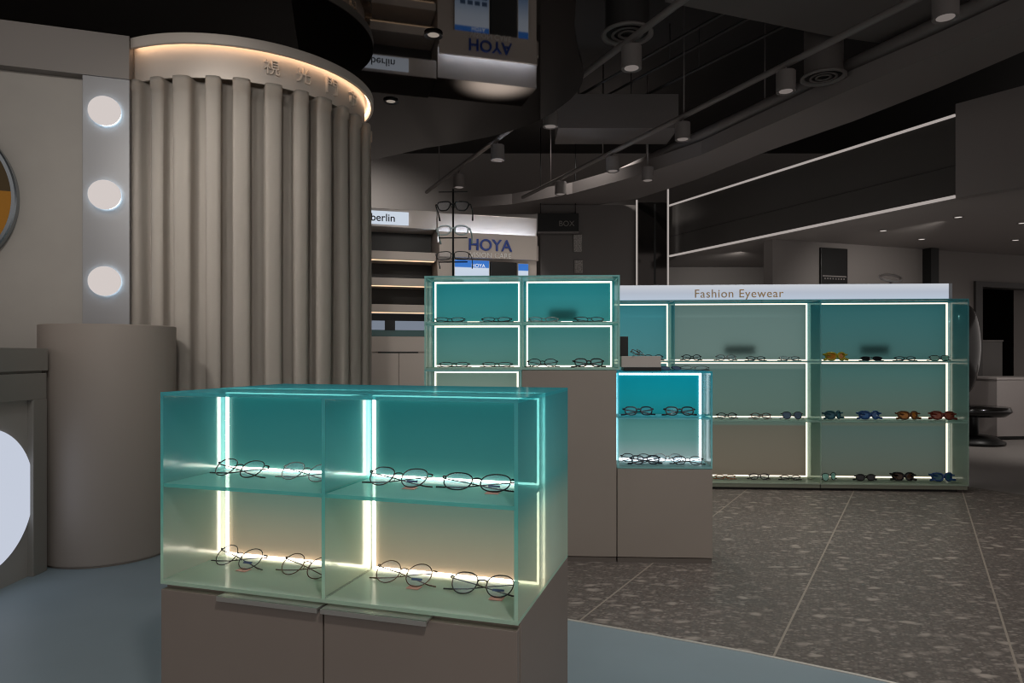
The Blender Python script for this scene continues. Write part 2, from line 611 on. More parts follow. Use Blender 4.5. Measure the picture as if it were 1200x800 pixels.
# ------------------------------------------------------------------ gradient glass showcases
def pane(bm, ax, side):
    """the etched side stays frosted, the other big face of the pane is clear glass"""
    for f in bm.faces:
        f.normal_update()
        if f.normal[ax] * side > 0.5:
            f.material_index = 2
G = 0.008
CAV = 0.040
M_clear, _nt, _out = newmat('clear_carrier')
_t = _nt.nodes.new('ShaderNodeBsdfTransparent')
_nt.links.new(_t.outputs[0], _out.inputs[0])
def showcase(root, xs, zs, D, py, glass, shelfm, edgem, panels, leds, bars, margin=0.004, bar=0.008, sheet=None, zo=0.0, top=True, skip=()):
    """xs/zs cell boundaries in the unit's own frame; panels[(i,j)] and leds[(i,j)] materials, bars sides lit per cell"""
    x0, x1, z0, z1 = xs[0], xs[-1], zs[0] + zo, zs[-1] + zo
    for i, x in enumerate(xs):
        first, last = i == 0, i == len(xs) - 1
        a = x if first else (x - G if last else x - G / 2)
        bm = B(); box(bm, a, a + G, 0, D, z0 + G, z1 - G, 0, 'x'); pane(bm, 0, -1 if last else 1)
        for f in bm.faces:
            if abs(f.normal.z) > 0.5:
                f.material_index = 2
        obj('side_panel' if (first or last) else 'divider', bm, [glass, edgem, M_clear], root)
    bm = B(); box(bm, x0, x1, 0, D, z1 - G, z1, 0, 'z'); pane(bm, 2, -1)
    obj('top_panel', bm, [glass, edgem, M_clear], root)
    bm = B(); box(bm, x0, x1, 0, D, z0, z0 + G, 0, 'z'); pane(bm, 2, -1)
    obj('base_panel', bm, [shelfm, edgem, M_clear], root)
    for i in range(len(xs) - 1):
        a = xs[i] + (G if i == 0 else G / 2)
        b = xs[i + 1] - (G if i == len(xs) - 2 else G / 2)
        for z in zs[1:-1]:
            bm = B(); box(bm, a, b, 0.002, D - 0.002, z + zo - G / 2, z + zo + G / 2, 0, 'z'); pane(bm, 2, -1)
            obj('shelf', bm, [shelfm, edgem, M_clear], root)
        for j in range(len(zs) - 1):
            lo = zs[j] + zo + (G if j == 0 else G / 2)
            hi = zs[j + 1] + zo - (G if j == len(zs) - 2 else G / 2)
            sides = bars.get((i, j), '')
            bm = B(); box(bm, a + 0.001, b - 0.001, py, py + 0.002, lo + 0.001, hi - 0.001)
            for f in bm.faces:
                f.normal_update()
                f.material_index = 0 if f.normal.y < -0.5 else 1
            obj('back_panel', bm, [panels[(i, j)], M_clear], root)
            bm = B(); box(bm, a + 0.001, b - 0.001, py + CAV, py + CAV + 0.006, lo + 0.001, hi - 0.001)
            obj('glow_fill', bm, sheet, root)  # glowing sheet added behind the pane to brighten it
            if sides:
                bm = B()
                m0 = margin
                ya, yb = py - 0.010, py - 0.0005
                L, R, Bo, T = a + m0, b - m0, lo + 0.003, hi - 0.003
                if 'L' in sides: box(bm, L, L + bar, ya, yb, Bo, T, 0.001)
                if 'R' in sides: box(bm, R - bar, R, ya, yb, Bo, T, 0.001)
                if 'B' in sides: box(bm, L + bar, R - bar, ya, yb, Bo, Bo + bar, 0.001)
                if 'T' in sides: box(bm, L + bar, R - bar, ya, yb, T - bar, T, 0.001)
                obj('led_strip', bm, leds[(i, j)], root)

# glass films (teal at the top grading to a pale green foot)
LS_F = emit('glow_fill_front', (1, 0.98, 0.95, 1), 1.0)  # emission of the sheets added to light the back panes evenly
LS_M = emit('glow_fill_island', (1, 0.98, 0.95, 1), 1.0)
LS_L = emit('glow_fill_cyan', (0.97, 1.0, 1.0, 1), 1.0)
LS_S = emit('glow_fill_long', (1, 0.98, 0.95, 1), 1.0)
LED_warm = emit('led_warm', (1.0, 0.80, 0.62, 1), 10.0)
LED_neutral = emit('led_neutral', (1.0, 0.92, 0.78, 1), 10.0)
LED_mid = emit('led_soft_white', (1.0, 0.91, 0.74, 1), 2.2)
LED_cool = emit('led_cool_white', (0.86, 0.95, 1.0, 1), 4.0)
LED_back = emit('led_back_shelf', (1.0, 0.88, 0.70, 1), 1.5)

# ---------- front showcase
FP = (-0.791, 1.536, 0.0)
FA = math.atan2(-0.2835, 0.959)
FZ = 0.484
FH = 0.431
FWd, FD, FPY = 0.837, 0.46, 0.21
stops_f = [(0.0, S(206, 214, 196)), (0.38, S(170, 198, 184)), (0.55, S(110, 184, 184)), (1.0, S(70, 164, 174))]
tint_f = [(0.0, S(206, 226, 206)), (0.4, S(190, 216, 206)), (0.6, S(120, 196, 200)), (1.0, S(96, 184, 192))]
GL_F = glass_film('gradient_glass_front', 0, FH, stops_f, frost=0.85, tint=tint_f)
GS_F = glass_film('frosted_shelf_glass_front', 0, FH, [(0.0, S(222, 236, 218)), (0.3, S(190, 220, 204)), (0.52, S(140, 208, 204)), (1.0, S(100, 186, 192))], frost=0.85, tint=tint_f)
GE_F = glass_film('gradient_glass_edge_front', 0, FH, [(0.0, S(206, 234, 214)), (0.45, S(110, 204, 200)), (1.0, S(60, 176, 188))], frost=0.95, gloss=0.2)
PF_top = film_panel('teal_film_front', 0.22, 0.42, [(0, S(72, 128, 124, KF)), (0.3, S(50, 112, 112, KF)), (1, S(30, 104, 108, KF))])
PF_bot = film_panel('sand_film_front', 0.0, 0.21, [(0, S(166, 150, 130, KF)), (0.35, S(140, 138, 120, KF)), (0.7, S(108, 126, 114, KF)), (1, S(88, 122, 114, KF))])
case_f = thing('glass_showcase', 'large foreground two-tier teal gradient glass showcase on the brown-grey double cabinet', 'display case', (FP[0], FP[1], FZ), FA)
pan = {(i, j): (PF_bot if j == 0 else PF_top) for i in range(2) for j in range(2)}
led = {(i, j): (LED_warm if j == 0 else LED_neutral) for i in range(2) for j in range(2)}
bars = {(i, j): 'LRBT' for i in range(2) for j in range(2)}
bars[(0, 0)] = bars[(1, 0)] = 'LRB'
bars[(0, 1)] = bars[(1, 1)] = 'LRBT'
showcase(case_f, [0, 0.416, FWd], [0, 0.222, FH], FD, FPY, GL_F, GS_F, GE_F, pan, led, bars, margin=0.003, bar=0.0036, sheet=LS_F)

# cabinet below it
cab = thing('base_cabinet', 'brown-grey two-door cabinet carrying the large foreground glass showcase', 'cabinet', (FP[0], FP[1], 0), FA)
bm = B(); box(bm, 0.0, FWd, 0.02, FD, 0.06, FZ, 0.0015)
obj('body', bm, M_cab_f, cab)
bm = B(); box(bm, 0.02, FWd - 0.02, 0.05, FD - 0.03, 0, 0.06)
obj('plinth', bm, M_plinth, cab)
for x0, x1, hx0, hx1 in ((0.002, 0.414, 0.165, 0.412), (0.418, FWd - 0.002, 0.420, 0.655)):
    bm = B(); box(bm, x0, x1, 0.0, 0.019, 0.065, FZ - 0.012, 0.0012)
    d = obj('door', bm, M_cab_f, cab)
    bm = B()
    box(bm, hx0, hx1, -0.016, 0.018, FZ - 0.010, FZ - 0.006)
    box(bm, hx0, hx1, -0.018, -0.014, FZ - 0.016, FZ - 0.006)
    obj('handle', bm, M_alum, d, 'slim metal lip pull along the top edge')

def on_front(px, y, z, yaw_extra, *a, **k):
    x = frame_x(FP, FA, px, y)
    q = Matrix.Rotation(FA, 4, 'Z') @ Vector((x, y, 0))
    k.setdefault('scale', 1.24)
    return glasses('eyeglasses', a[0], 'eyeglasses in the foreground showcase', (FP[0] + q.x, FP[1] + q.y, FZ + z), FA + yaw_extra, *a[1:], **k)
zu, zl = 0.222 + G / 2 + 0.0005, G + 0.0005
on_front(272, 0.10, zu, -0.10, 'thin dark rimmed glasses on the upper left shelf of foreground case, nearest the outer wall', 'panto', 'graphite', 'demo', tilt=50)
on_front(352, 0.10, zu, -0.10, 'pale fine metal glasses beside the divider on the upper left shelf of foreground case', 'panto', 'silver', 'blueflash', tilt=50)
on_front(461, 0.10, zu, -0.02, 'bronze half-black glasses next to the divider on the upper right shelf of foreground case', 'panto', 'graphite', 'blueflash', price=True, tilt=50)
on_front(555, 0.10, zu, 0.02, 'thick black oval glasses near the right wall of foreground case, upper shelf', 'oval', 'black', 'blueflash', price=True, tilt=50)
on_front(271, 0.115, zl, -0.14, 'round black wire glasses on the floor of the lower left compartment, left of the pair', 'round', 'graphite', 'demo', price=True, tilt=50)
on_front(351, 0.10, zl, -0.12, 'round bronze wire glasses beside the divider in the lower left compartment of foreground case', 'round', 'bronze', 'demo', tilt=50)
on_front(467, 0.115, zl, -0.06, 'round bronze wire glasses with pink tag beside the divider, lower right compartment', 'round', 'bronze', 'blueflash', price=True, tilt=50)
on_front(561, 0.10, zl, 0.0, 'dark rimmed glasses with pink tag nearest the right wall of the lower right compartment', 'panto', 'graphite', 'blueflash', price=True, tilt=50)

# ---------- middle island
MA = math.atan2(-0.05, 1.0)
MP0 = Vector((0.504, 3.279))
mu = Vector((math.cos(MA), math.sin(MA)))
def mpos(a):
    return (MP0.x + mu.x * a, MP0.y + mu.y * a)
mx0 = -0.932
MPL = mpos(mx0)              # left end of the island front
MD, MPY = 0.38, 0.185
MH0, MH1 = 0.925, 1.381
stops_m = [(0.0, S(186, 212, 196)), (0.5, S(150, 208, 200)), (1.0, S(120, 196, 194))]
GL_M = glass_film('gradient_glass_island', 0, 0.456, stops_m, frost=0.65, tint=[(0, S(190, 222, 208)), (1, S(150, 210, 206))])
GS_M = glass_film('frosted_shelf_glass_island', 0, 0.456, stops_m, frost=0.8)
GE_M = glass_film('gradient_glass_edge_island', 0, 0.456, [(0, S(180, 222, 212)), (1, S(150, 214, 214))], frost=0.96)
PM_t = film_panel('teal_film_island', 0.23, 0.45, [(0, S(54, 128, 130, KF)), (1, S(34, 130, 140, KF))])
PM_b = film_panel('green_teal_film_island', 0.0, 0.22, [(0, S(84, 126, 120, KF)), (1, S(62, 124, 126, KF))])
PM_l = film_panel('grey_green_film_island', -0.45, 0.0, [(0, S(150, 160, 146, 1.55)), (1, S(104, 142, 134, 1.55))])
case_m = thing('glass_showcase', 'four-compartment teal glass showcase standing on the tall taupe island cabinet', 'display case', (MPL[0], MPL[1], MH0), MA)
pan = {(i, j): (PM_b if j == 0 else PM_t) for i in range(2) for j in range(2)}
led = {k: LED_mid for k in pan}
showcase(case_m, [0, 0.475, 0.946], [0, 0.228, 0.456], MD, MPY, GL_M, GS_M, GE_M, pan, led, {k: 'LRBT' for k in pan}, margin=0.013, bar=0.0075, sheet=LS_M)
M_plate = pbr('dark_teal_card', S(42, 84, 84), 0.7)
bm = B(); box(bm, frame_x(MPL, MA, 643, MPY), frame_x(MPL, MA, 676, MPY), MPY + 0.016, MPY + 0.019, 0.248, 0.304, 0.001)
o = obj('sign_card', bm, M_plate)
o.location = (MPL[0], MPL[1], MH0); o.rotation_euler = (0, 0, MA)
tag(o, 'small dark card showing through the frosted back of the upper right island compartment', 'card')

# lower left glass column of the island
case_c = thing('glass_showcase', 'narrow lit glass column under the four-compartment showcase, left of the tall cabinet', 'display case', (MPL[0], MPL[1], 0.453), MA)
GL_C = glass_film('gradient_glass_column', 0, 0.47, stops_m, frost=0.4, tint=[(0, S(190, 222, 208)), (1, S(180, 216, 206))])
PC_t = film_panel('pale_green_film_column', 0, 0.47, [(0, S(150, 150, 132, KF)), (1, S(108, 134, 126, KF))])
showcase(case_c, [0, 0.472], [0, 0.235, 0.4715], MD, MPY, GL_C, GS_M, GE_M, {(0, 0): PC_t, (0, 1): PC_t}, {(0, 0): LED_mid, (0, 1): LED_mid}, {(0, 0): 'LRB', (0, 1): 'LRT'}, margin=0.013, bar=0.0075, sheet=LS_M)
c = thing('base_cabinet', 'low taupe cabinet under the narrow glass column, mostly behind the foreground case', 'cabinet', (MPL[0], MPL[1], 0), MA)
bm = B(); box(bm, 0, 0.470, 0.0, MD, 0.02, 0.4525, 0.0015); obj('body', bm, M_cab, c)
bm = B(); box(bm, 0.01, 0.46, 0.012, MD - 0.01, 0, 0.02); obj('plinth', bm, M_plinth, c)

tall0 = 0.476
c = thing('base_cabinet', 'tall taupe cabinet in the middle of the island under the right half of four-compartment showcase', 'cabinet', (MPL[0], MPL[1], 0), MA)
bm = B(); box(bm, tall0, 0.931, 0.018, MD, 0.024, 0.9245, 0.0015); obj('body', bm, M_cab, c)
bm = B(); box(bm, tall0 + 0.001, 0.930, 0, 0.0175, 0.028, 0.922, 0.001); obj('door', bm, M_cab, c)
bm = B(); box(bm, tall0 + 0.002, 0.929, 0.006, MD - 0.01, 0, 0.024); obj('plinth', bm, M_plinth, c)

LP = mpos(0.0015)
c = thing('base_cabinet', 'low taupe cabinet at the end of the island carrying the bright cyan glass box', 'cabinet', (LP[0], LP[1], 0), MA)
bm = B(); box(bm, 0, 0.452, 0.018, MD, 0.024, 0.4525, 0.0015); obj('body', bm, M_cab, c)
bm = B(); box(bm, 0.001, 0.451, 0, 0.0175, 0.028, 0.450, 0.001); obj('door', bm, M_cab, c)
bm = B(); box(bm, 0.002, 0.450, 0.006, MD - 0.01, 0, 0.024); obj('plinth', bm, M_plinth, c)

stops_l = [(0.0, S(176, 214, 214)), (0.5, S(96, 196, 208)), (1.0, S(40, 176, 200))]
GL_L = glass_film('gradient_glass_cyan', 0, 0.465, stops_l, frost=0.4, tint=[(0, S(206, 230, 232)), (0.5, S(150, 220, 228)), (1, S(110, 206, 222))])
GS_L = glass_film('frosted_shelf_glass_cyan', 0, 0.465, stops_l, frost=0.75)
GE_L = glass_film('gradient_glass_edge_cyan', 0, 0.465, [(0, S(160, 216, 216)), (1, S(60, 190, 210))], frost=0.85)
PL_t = film_panel('cyan_film', 0.235, 0.46, [(0, S(30, 128, 134, KF)), (0.5, S(14, 136, 148, KF)), (1, S(2, 140, 158, KF))])
PL_b = film_panel('pale_cyan_film', 0.0, 0.23, [(0, S(150, 164, 164, KF)), (0.5, S(96, 140, 136, KF)), (1, S(82, 136, 132, KF))])
case_l = thing('glass_showcase', 'bright cyan two-tier glass box with cool white light on the low end cabinet', 'display case', (LP[0], LP[1], 0.453), MA)
showcase(case_l, [0, 0.452], [0, 0.239, 0.465], MD, MPY, GL_L, GS_L, GE_L, {(0, 0): PL_b, (0, 1): PL_t}, {(0, 0): LED_cool, (0, 1): LED_cool}, {(0, 0): 'LRB', (0, 1): 'LRT'}, margin=0.005, bar=0.011, sheet=LS_L)

def on_unit(P, A, px, y, z, yaw, grp, *a, **k):
    x = frame_x(P, A, px, y)
    q = Matrix.Rotation(A, 4, 'Z') @ Vector((x, y, 0))
    nm = 'sunglasses' if a[1] in ('wrap', 'aviator') else 'eyeglasses'
    return glasses(nm, a[0], grp, (P[0] + q.x, P[1] + q.y, z), A + yaw, *a[1:], **k)
gm = 'eyeglasses in the island showcases'
z1, z0 = MH0 + 0.228 + G / 2 + 0.0005, MH0 + G + 0.0005
for px, y, z, yaw, lab, sty, fr in (
        (527, 0.08, z1, 0.1, 'thin grey glasses left in the upper left compartment of the island showcase', 'flat', 'graphite'),
        (581, 0.08, z1, -0.1, 'thin dark glasses right in the upper left compartment of the island showcase', 'flat', 'graphite'),
        (637.5, 0.08, z1, 0.1, 'thin grey glasses below the dark card in the island showcase', 'flat', 'silver'),
        (692, 0.08, z1, 0.25, 'dark metal glasses right of the dark card in the island showcase', 'flat', 'graphite'),
        (532, 0.07, z0, 0.05, 'black-topped half-rim glasses on the lower left floor of the island showcase', 'flat', 'black'),
        (582, 0.07, z0, -0.05, 'slim dark oval glasses beside the black-topped pair, lower left compartment of the island', 'flat', 'graphite'),
        (636, 0.07, z0, 0.05, 'thick black glasses left on the lower right floor of the island showcase', 'oval', 'black'),
        (690.5, 0.07, z0, 0.12, 'thick black glasses right on the lower right floor of the island showcase', 'acetate', 'black')):
    on_unit(MPL, MA, px, y, z, yaw, gm, lab, sty, fr, 'demo', tilt=48 if sty == 'flat' else 24, thick=1.3)
gl = 'eyeglasses in the cyan glass box'
zt, zb = 0.453 + 0.239 + G / 2 + 0.0005, 0.453 + G + 0.0005
for px, y, z, yaw, lab, sty, fr in (
        (749, 0.08, zt, 0.1, 'navy glasses left on the upper shelf of the cyan glass box', 'acetate', 'navy'),
        (797, 0.08, zt, 0.0, 'black glasses right on the upper shelf of the cyan glass box', 'acetate', 'black'),
        (745, 0.115, zb, -0.1, 'thin grey glasses standing back left on the floor of the cyan glass box', 'oval', 'graphite'),
        (757, 0.045, zb, 0.1, 'navy glasses at the front left on the floor of the cyan glass box', 'acetate', 'navy'),
        (783, 0.12, zb, 0.0, 'pale wire glasses behind, at the middle of the cyan glass box floor', 'oval', 'silver'),
        (806, 0.045, zb, -0.12, 'dark rimmed glasses at the front right on the floor of the cyan glass box', 'oval', 'graphite')):
    on_unit(LP, MA, px, y, z, yaw, gl, lab, sty, fr, 'demo', tilt=24, thick=1.35, scale=1.12)
# things on top of the cyan box
ztop = 0.918
def on_top(px, y):
    x = frame_x(LP, MA, px, y)
    q = Matrix.Rotation(MA, 4, 'Z') @ Vector((x, y, 0))
    return LP[0] + q.x, LP[1] + q.y
X, Y = on_top(750, 0.09)
pl = thing('display_riser', 'pale grey riser block with dark foot on top of the cyan glass box', 'display stand', (X, Y, ztop), MA)
bm = B(); box(bm, -0.085, 0.095, -0.06, 0.06, 0.001, 0.019, 0.001); obj('foot', bm, M_black, pl, 'dark recessed foot')
bm = B(); box(bm, -0.098, 0.092, -0.065, 0.065, 0.019, 0.073, 0.002); obj('block', bm, pbr('pale_block', S(176, 168, 162), 0.5), pl)
X, Y = on_top(731, 0.09)
bm = B(); box(bm, -0.02, 0.019, -0.02, 0.02, 0, 0.096, 0.0015)
o = tag(obj('perfume_block', bm, M_black), 'upright black block standing on the pale riser', 'display block'); o.name = 'display_block'
o.location = (X, Y, ztop + 0.0735); o.rotation_euler = (0, 0, MA)
X, Y = on_top(752, 0.08)
glasses('eyeglasses', 'small folded wire glasses beside the black block on the pale riser', 'glasses on top of the cyan box', (X, Y, ztop + 0.0735), 1.1, 'oval', 'bronze', 'demo', tilt=50)
X, Y = on_top(789, 0.07)
glasses('eyeglasses', 'navy glasses lying on top of the cyan box right beside the riser', 'glasses on top of the cyan box', (X, Y, ztop + 0.0005), 0.6, 'flat', 'navy', 'slate', tilt=55)
X, Y = on_top(811, 0.11)
glasses('eyeglasses', 'grey glasses lying on top of the cyan box near its right edge', 'glasses on top of the cyan box', (X, Y, ztop + 0.0005), -0.7, 'flat', 'graphite', 'demo', tilt=55)

# eyewear tree on the island
sx = frame_x(MPL, MA, 531, 0.24)
q = Matrix.Rotation(MA, 4, 'Z') @ Vector((sx, 0.24, 0))
TX, TY = MPL[0] + q.x, MPL[1] + q.y
tree = thing('eyewear_stand', 'slim black eyewear pole with cross bars on top of the four-compartment showcase', 'stand', (TX, TY, MH1), MA)
bm = B(); lathe(bm, [(0, 0.0005), (0.055, 0.0005), (0.055, 0.006), (0.006, 0.010), (0, 0.010)], n=32); obj('base', bm, M_black, tree)
bm = B(); tube(bm, [(0, 0, 0.008), (0, 0, 0.480)], 0.0055, n=10); obj('pole', bm, M_black, tree)
bm = B(); tube(bm, [(0, 0, 0.388), (0, -0.030, 0.392)], 0.003, n=6); obj('peg', bm, M_black, tree)
for z in (0.466, 0.226, 0.100):
    bm = B(); tube(bm, [(-0.075, 0, z), (0.075, 0, z)], 0.0032, n=8)
    tube(bm, [(0.0, 0, z), (0.0, -0.02, z + 0.004)], 0.003, n=6)
    obj('cross_bar', bm, M_black, tree)
gs = 'glasses hung on the eyewear pole'
for z, lab, sty, fr, ln in ((0.358, 'black cat-eye glasses hung highest on the black eyewear pole', 'cateye', 'black', 'demo'),
                           (0.232, 'clear frame glasses hung midway on the black eyewear pole', 'acetate', 'clear', 'demo'),
                           (0.105, 'fine dark wire glasses hung lowest on the black eyewear pole', 'rect', 'graphite', 'demo')):
    p = Matrix.Rotation(MA, 4, 'Z') @ Vector((0, -0.026, 0))
    g = glasses('eyeglasses', lab, gs, (TX + p.x, TY + p.y, MH1 + z), MA, sty, fr, ln, fold=False, tilt=2, scale=1.36, thick=1.8)
    g.rotation_euler = (math.radians(-12), 0, MA)

# ---------- long wall showcase at the back
SA = math.atan2(-0.0625, 1.0)
su = Vector((math.cos(SA), math.sin(SA)))
SP0 = Vector((2.2625, 5.0))
SPL = (SP0.x - su.x * 2.12, SP0.y - su.y * 2.12)
SB0 = 0.047
SHt = 1.403 - SB0
SD, SPY = 0.29, 0.255
stops_s = [(0.0, S(196, 208, 188)), (0.5, S(150, 194, 186)), (1.0, S(76, 166, 178))]
GL_S = glass_film('gradient_glass_long', 0, SHt, stops_s, frost=0.8, tint=[(0, S(196, 214, 196)), (1, S(120, 190, 196))])
GS_S = glass_film('frosted_shelf_glass_long', 0, SHt, stops_s, frost=0.8)
GE_S = glass_film('gradient_glass_edge_long', 0, SHt, [(0, S(196, 210, 194)), (0.5, S(160, 206, 200)), (1, S(90, 180, 192))], frost=0.95)
def rows3(a, b, c):
    return a, b, c
PS1 = film_panel('teal_film_long', 0, SHt, [(0, S(104, 104, 94, KF)), (0.6, S(80, 128, 130, KF)), (1, S(58, 128, 138, KF))])
PS2 = film_panel('grey_film_long', 0, SHt, [(0, S(106, 98, 86, KF)), (0.33, S(98, 96, 86, KF)), (0.34, S(92, 112, 104, KF)), (0.65, S(84, 112, 108, KF)), (0.66, S(106, 128, 124, KF)), (1, S(98, 124, 122, KF))])
PS3 = film_panel('green_film_long', 0, SHt, [(0, S(92, 96, 86, KF)), (0.33, S(78, 98, 94, KF)), (0.34, S(90, 102, 92, KF)), (0.65, S(68, 106, 104, KF)), (0.66, S(70, 104, 102, KF)), (1, S(52, 104, 108, KF))])
case_s = thing('glass_showcase', 'long low wall showcase with three glass bays topped by the Fashion Eyewear light box', 'display case', (SPL[0], SPL[1], 0), SA)
pan, led, bars = {}, {}, {}
for i, pm in enumerate((PS1, PS2, PS3)):
    for j in range(3):
        pan[(i, j)] = pm
        led[(i, j)] = LED_back
        bars[(i, j)] = 'LRB' if j == 0 else 'LRBT'
showcase(case_s, [0, 1.0605, 2.12, 3.163], [0, 0.459, 0.897, SHt], SD, SPY, GL_S, GS_S, GE_S, pan, led, bars, margin=0.004, bar=0.0095, sheet=LS_S, zo=SB0)
bm = B(); box(bm, 0.003, 2.117, 0.012, SD, 0.018, SB0 - 0.0005, 0.001); obj('base_board', bm, pbr('sage_base', S(138, 142, 128), 0.5), case_s)
bm = B(); box(bm, 2.123, 3.160, 0.012, SD, 0.018, SB0 - 0.0005, 0.001); obj('base_board', bm, bpy.data.materials['sage_base'], case_s)
bm = B(); box(bm, 0.03, 3.10, 0.04, SD - 0.02, 0, 0.018); obj('plinth', bm, M_black, case_s)

# light box sign
lbx1 = frame_x(SPL, SA, 1116, 0.12)
sgn = thing('light_box_sign', 'long white light box lettered Fashion Eyewear along the top of the wall showcase', 'sign', (SPL[0], SPL[1], 1.4035), SA)
bm = B(); box(bm, 0.15, lbx1, 0.12, 0.26, 0, 0.123, 0.002)
obj('housing', bm, pbr('sign_housing', S(190, 196, 204), 0.4), sgn)
def grad_emit(name, stops, strength, z0, z1):
    m, nt, out = newmat(name)
    col = height_ramp(nt, z0, z1, stops)
    e = nt.nodes.new('ShaderNodeEmission')
    e.inputs['Strength'].default_value = strength
    nt.links.new(col, e.inputs['Color'])
    nt.links.new(e.outputs[0], out.inputs[0])
    return m
M_lb = grad_emit('light_box_face', [(0, S(186, 200, 216)), (0.5, S(182, 190, 204)), (1, S(204, 208, 214))], 0.95, 0, 0.123)
bm = B(); box(bm, 0.155, lbx1 - 0.028, 0.116, 0.121, 0.003, 0.120); obj('lit_face', bm, M_lb, sgn)
tx = frame_x(SPL, SA, 865.5, 0.115)
text_obj('lettering', 'Fashion Eyewear', 0.085, 0.0015, pbr('gold_letter', S(214, 168, 116), 0.5), sgn, (tx, 0.1145, 0.052), width=0.655, spacing=1.1)

M_card = pbr('dark_green_card', S(50, 84, 84), 0.7)
for pxa, pxb, lab in ((849, 885, 'small dark card showing through the frosted back of the middle bay'), (1008, 1042, 'small dark card showing through the frosted back of the right bay')):
    a, b = frame_x(SPL, SA, pxa, SPY), frame_x(SPL, SA, pxb, SPY)
    bm = B(); box(bm, a, b, SPY + 0.024, SPY + 0.028, 1.0, 1.068, 0.001)
    o = tag(obj('sign_card', bm, M_card), lab, 'card')
    o.location = (SPL[0], SPL[1], 0); o.rotation_euler = (0, 0, SA)

gsn = 'eyewear in the long wall showcase'
zr = [SB0 + G + 0.0005, SB0 + 0.459 + G / 2 + 0.0005, SB0 + 0.897 + G / 2 + 0.0005]
items = [
    # px, row, yaw, style, frame, lens, label
    (766, 2, 0.1, 'oval', 'graphite', 'demo', 'dark thin glasses alone in the left bay of the wall showcase'),
    (811, 2, 0.15, 'oval', 'black', 'demo', 'black glasses nearest the left divider on top shelf of the middle bay'),
    (851, 2, 0.0, 'oval', 'silver', 'demo', 'thin grey glasses below the dark card of the middle bay'),
    (887, 2, 0.2, 'flat', 'black', 'demo', 'black glasses just right of the card on top shelf of the middle bay'),
    (926, 2, 0.0, 'flat', 'silver', 'demo', 'pale rimless glasses at the right end of the top shelf of the middle bay'),
    (852, 1, 0.0, 'oval', 'black', 'demo', 'black glasses on the middle shelf of the middle bay beside the cyan box'),
    (892, 1, 0.0, 'oval', 'tortoise', 'demo', 'tortoise glasses in the centre of the middle bay, middle shelf'),
    (929, 1, 0.0, 'aviator', 'graphite', 'slate', 'slate blue sunglasses on the middle shelf of the middle bay'),
    (850.5, 0, 0.0, 'flat', 'amber', 'demo', 'amber thin glasses on the bottom of the middle bay'),
    (890, 0, 0.0, 'oval', 'plum', 'demo', 'dark plum round glasses on the bottom of the middle bay'),
    (927, 0, 0.0, 'flat', 'graphite', 'demo', 'thin grey glasses at the right end of the bottom of the middle bay'),
    (981.5, 2, 0.15, 'wrap', 'yellow', 'orange', 'yellow and orange wraparound sunglasses on the top shelf of the right bay'),
    (1022, 2, -0.1, 'flat', 'black', 'grey', 'black sunglasses below the dark card of the right bay'),
    (1062, 2, 0.0, 'flat', 'graphite', 'demo', 'thin grey glasses between black and mint pairs on the right bay top shelf'),
    (1102, 2, 0.1, 'rect', 'black', 'mint', 'mint lensed glasses at the right end of the right bay top shelf'),
    (980, 1, 0.45, 'wrap', 'teal', 'teal', 'teal wraparound sunglasses beside the divider on the right bay middle shelf'),
    (1021, 1, 0.1, 'wrap', 'blue', 'blue', 'bright blue wraparound sunglasses on the right bay middle shelf'),
    (1067, 1, 0.15, 'wrap', 'orange', 'orange', 'orange and brown wraparound sunglasses on the right bay middle shelf'),
    (1106, 1, -0.2, 'wrap', 'red', 'red', 'rust red wraparound sunglasses at the right end of the right bay middle shelf'),
    (973, 0, 0.5, 'aviator', 'black', 'mint', 'black framed clear glasses beside the divider on the bottom of the right bay'),
    (1015, 0, 0.05, 'acetate', 'black', 'grey', 'black square sunglasses on the bottom of the right bay'),
    (1060.5, 0, 0.0, 'wrap', 'black', 'brown', 'black sunglasses with brown lenses on the bottom of the right bay'),
    (1107, 0, 0.1, 'wrap', 'blue', 'teal', 'blue mirrored sport sunglasses at the right end of the bottom of the right bay'),
]
for px, row, yaw, sty, fr, ln, lab in items:
    on_unit(SPL, SA, px, 0.10, zr[row], yaw, gsn, lab, sty, fr, ln, tilt=30 if sty == 'flat' else 8, thick=1.9, scale=1.14)

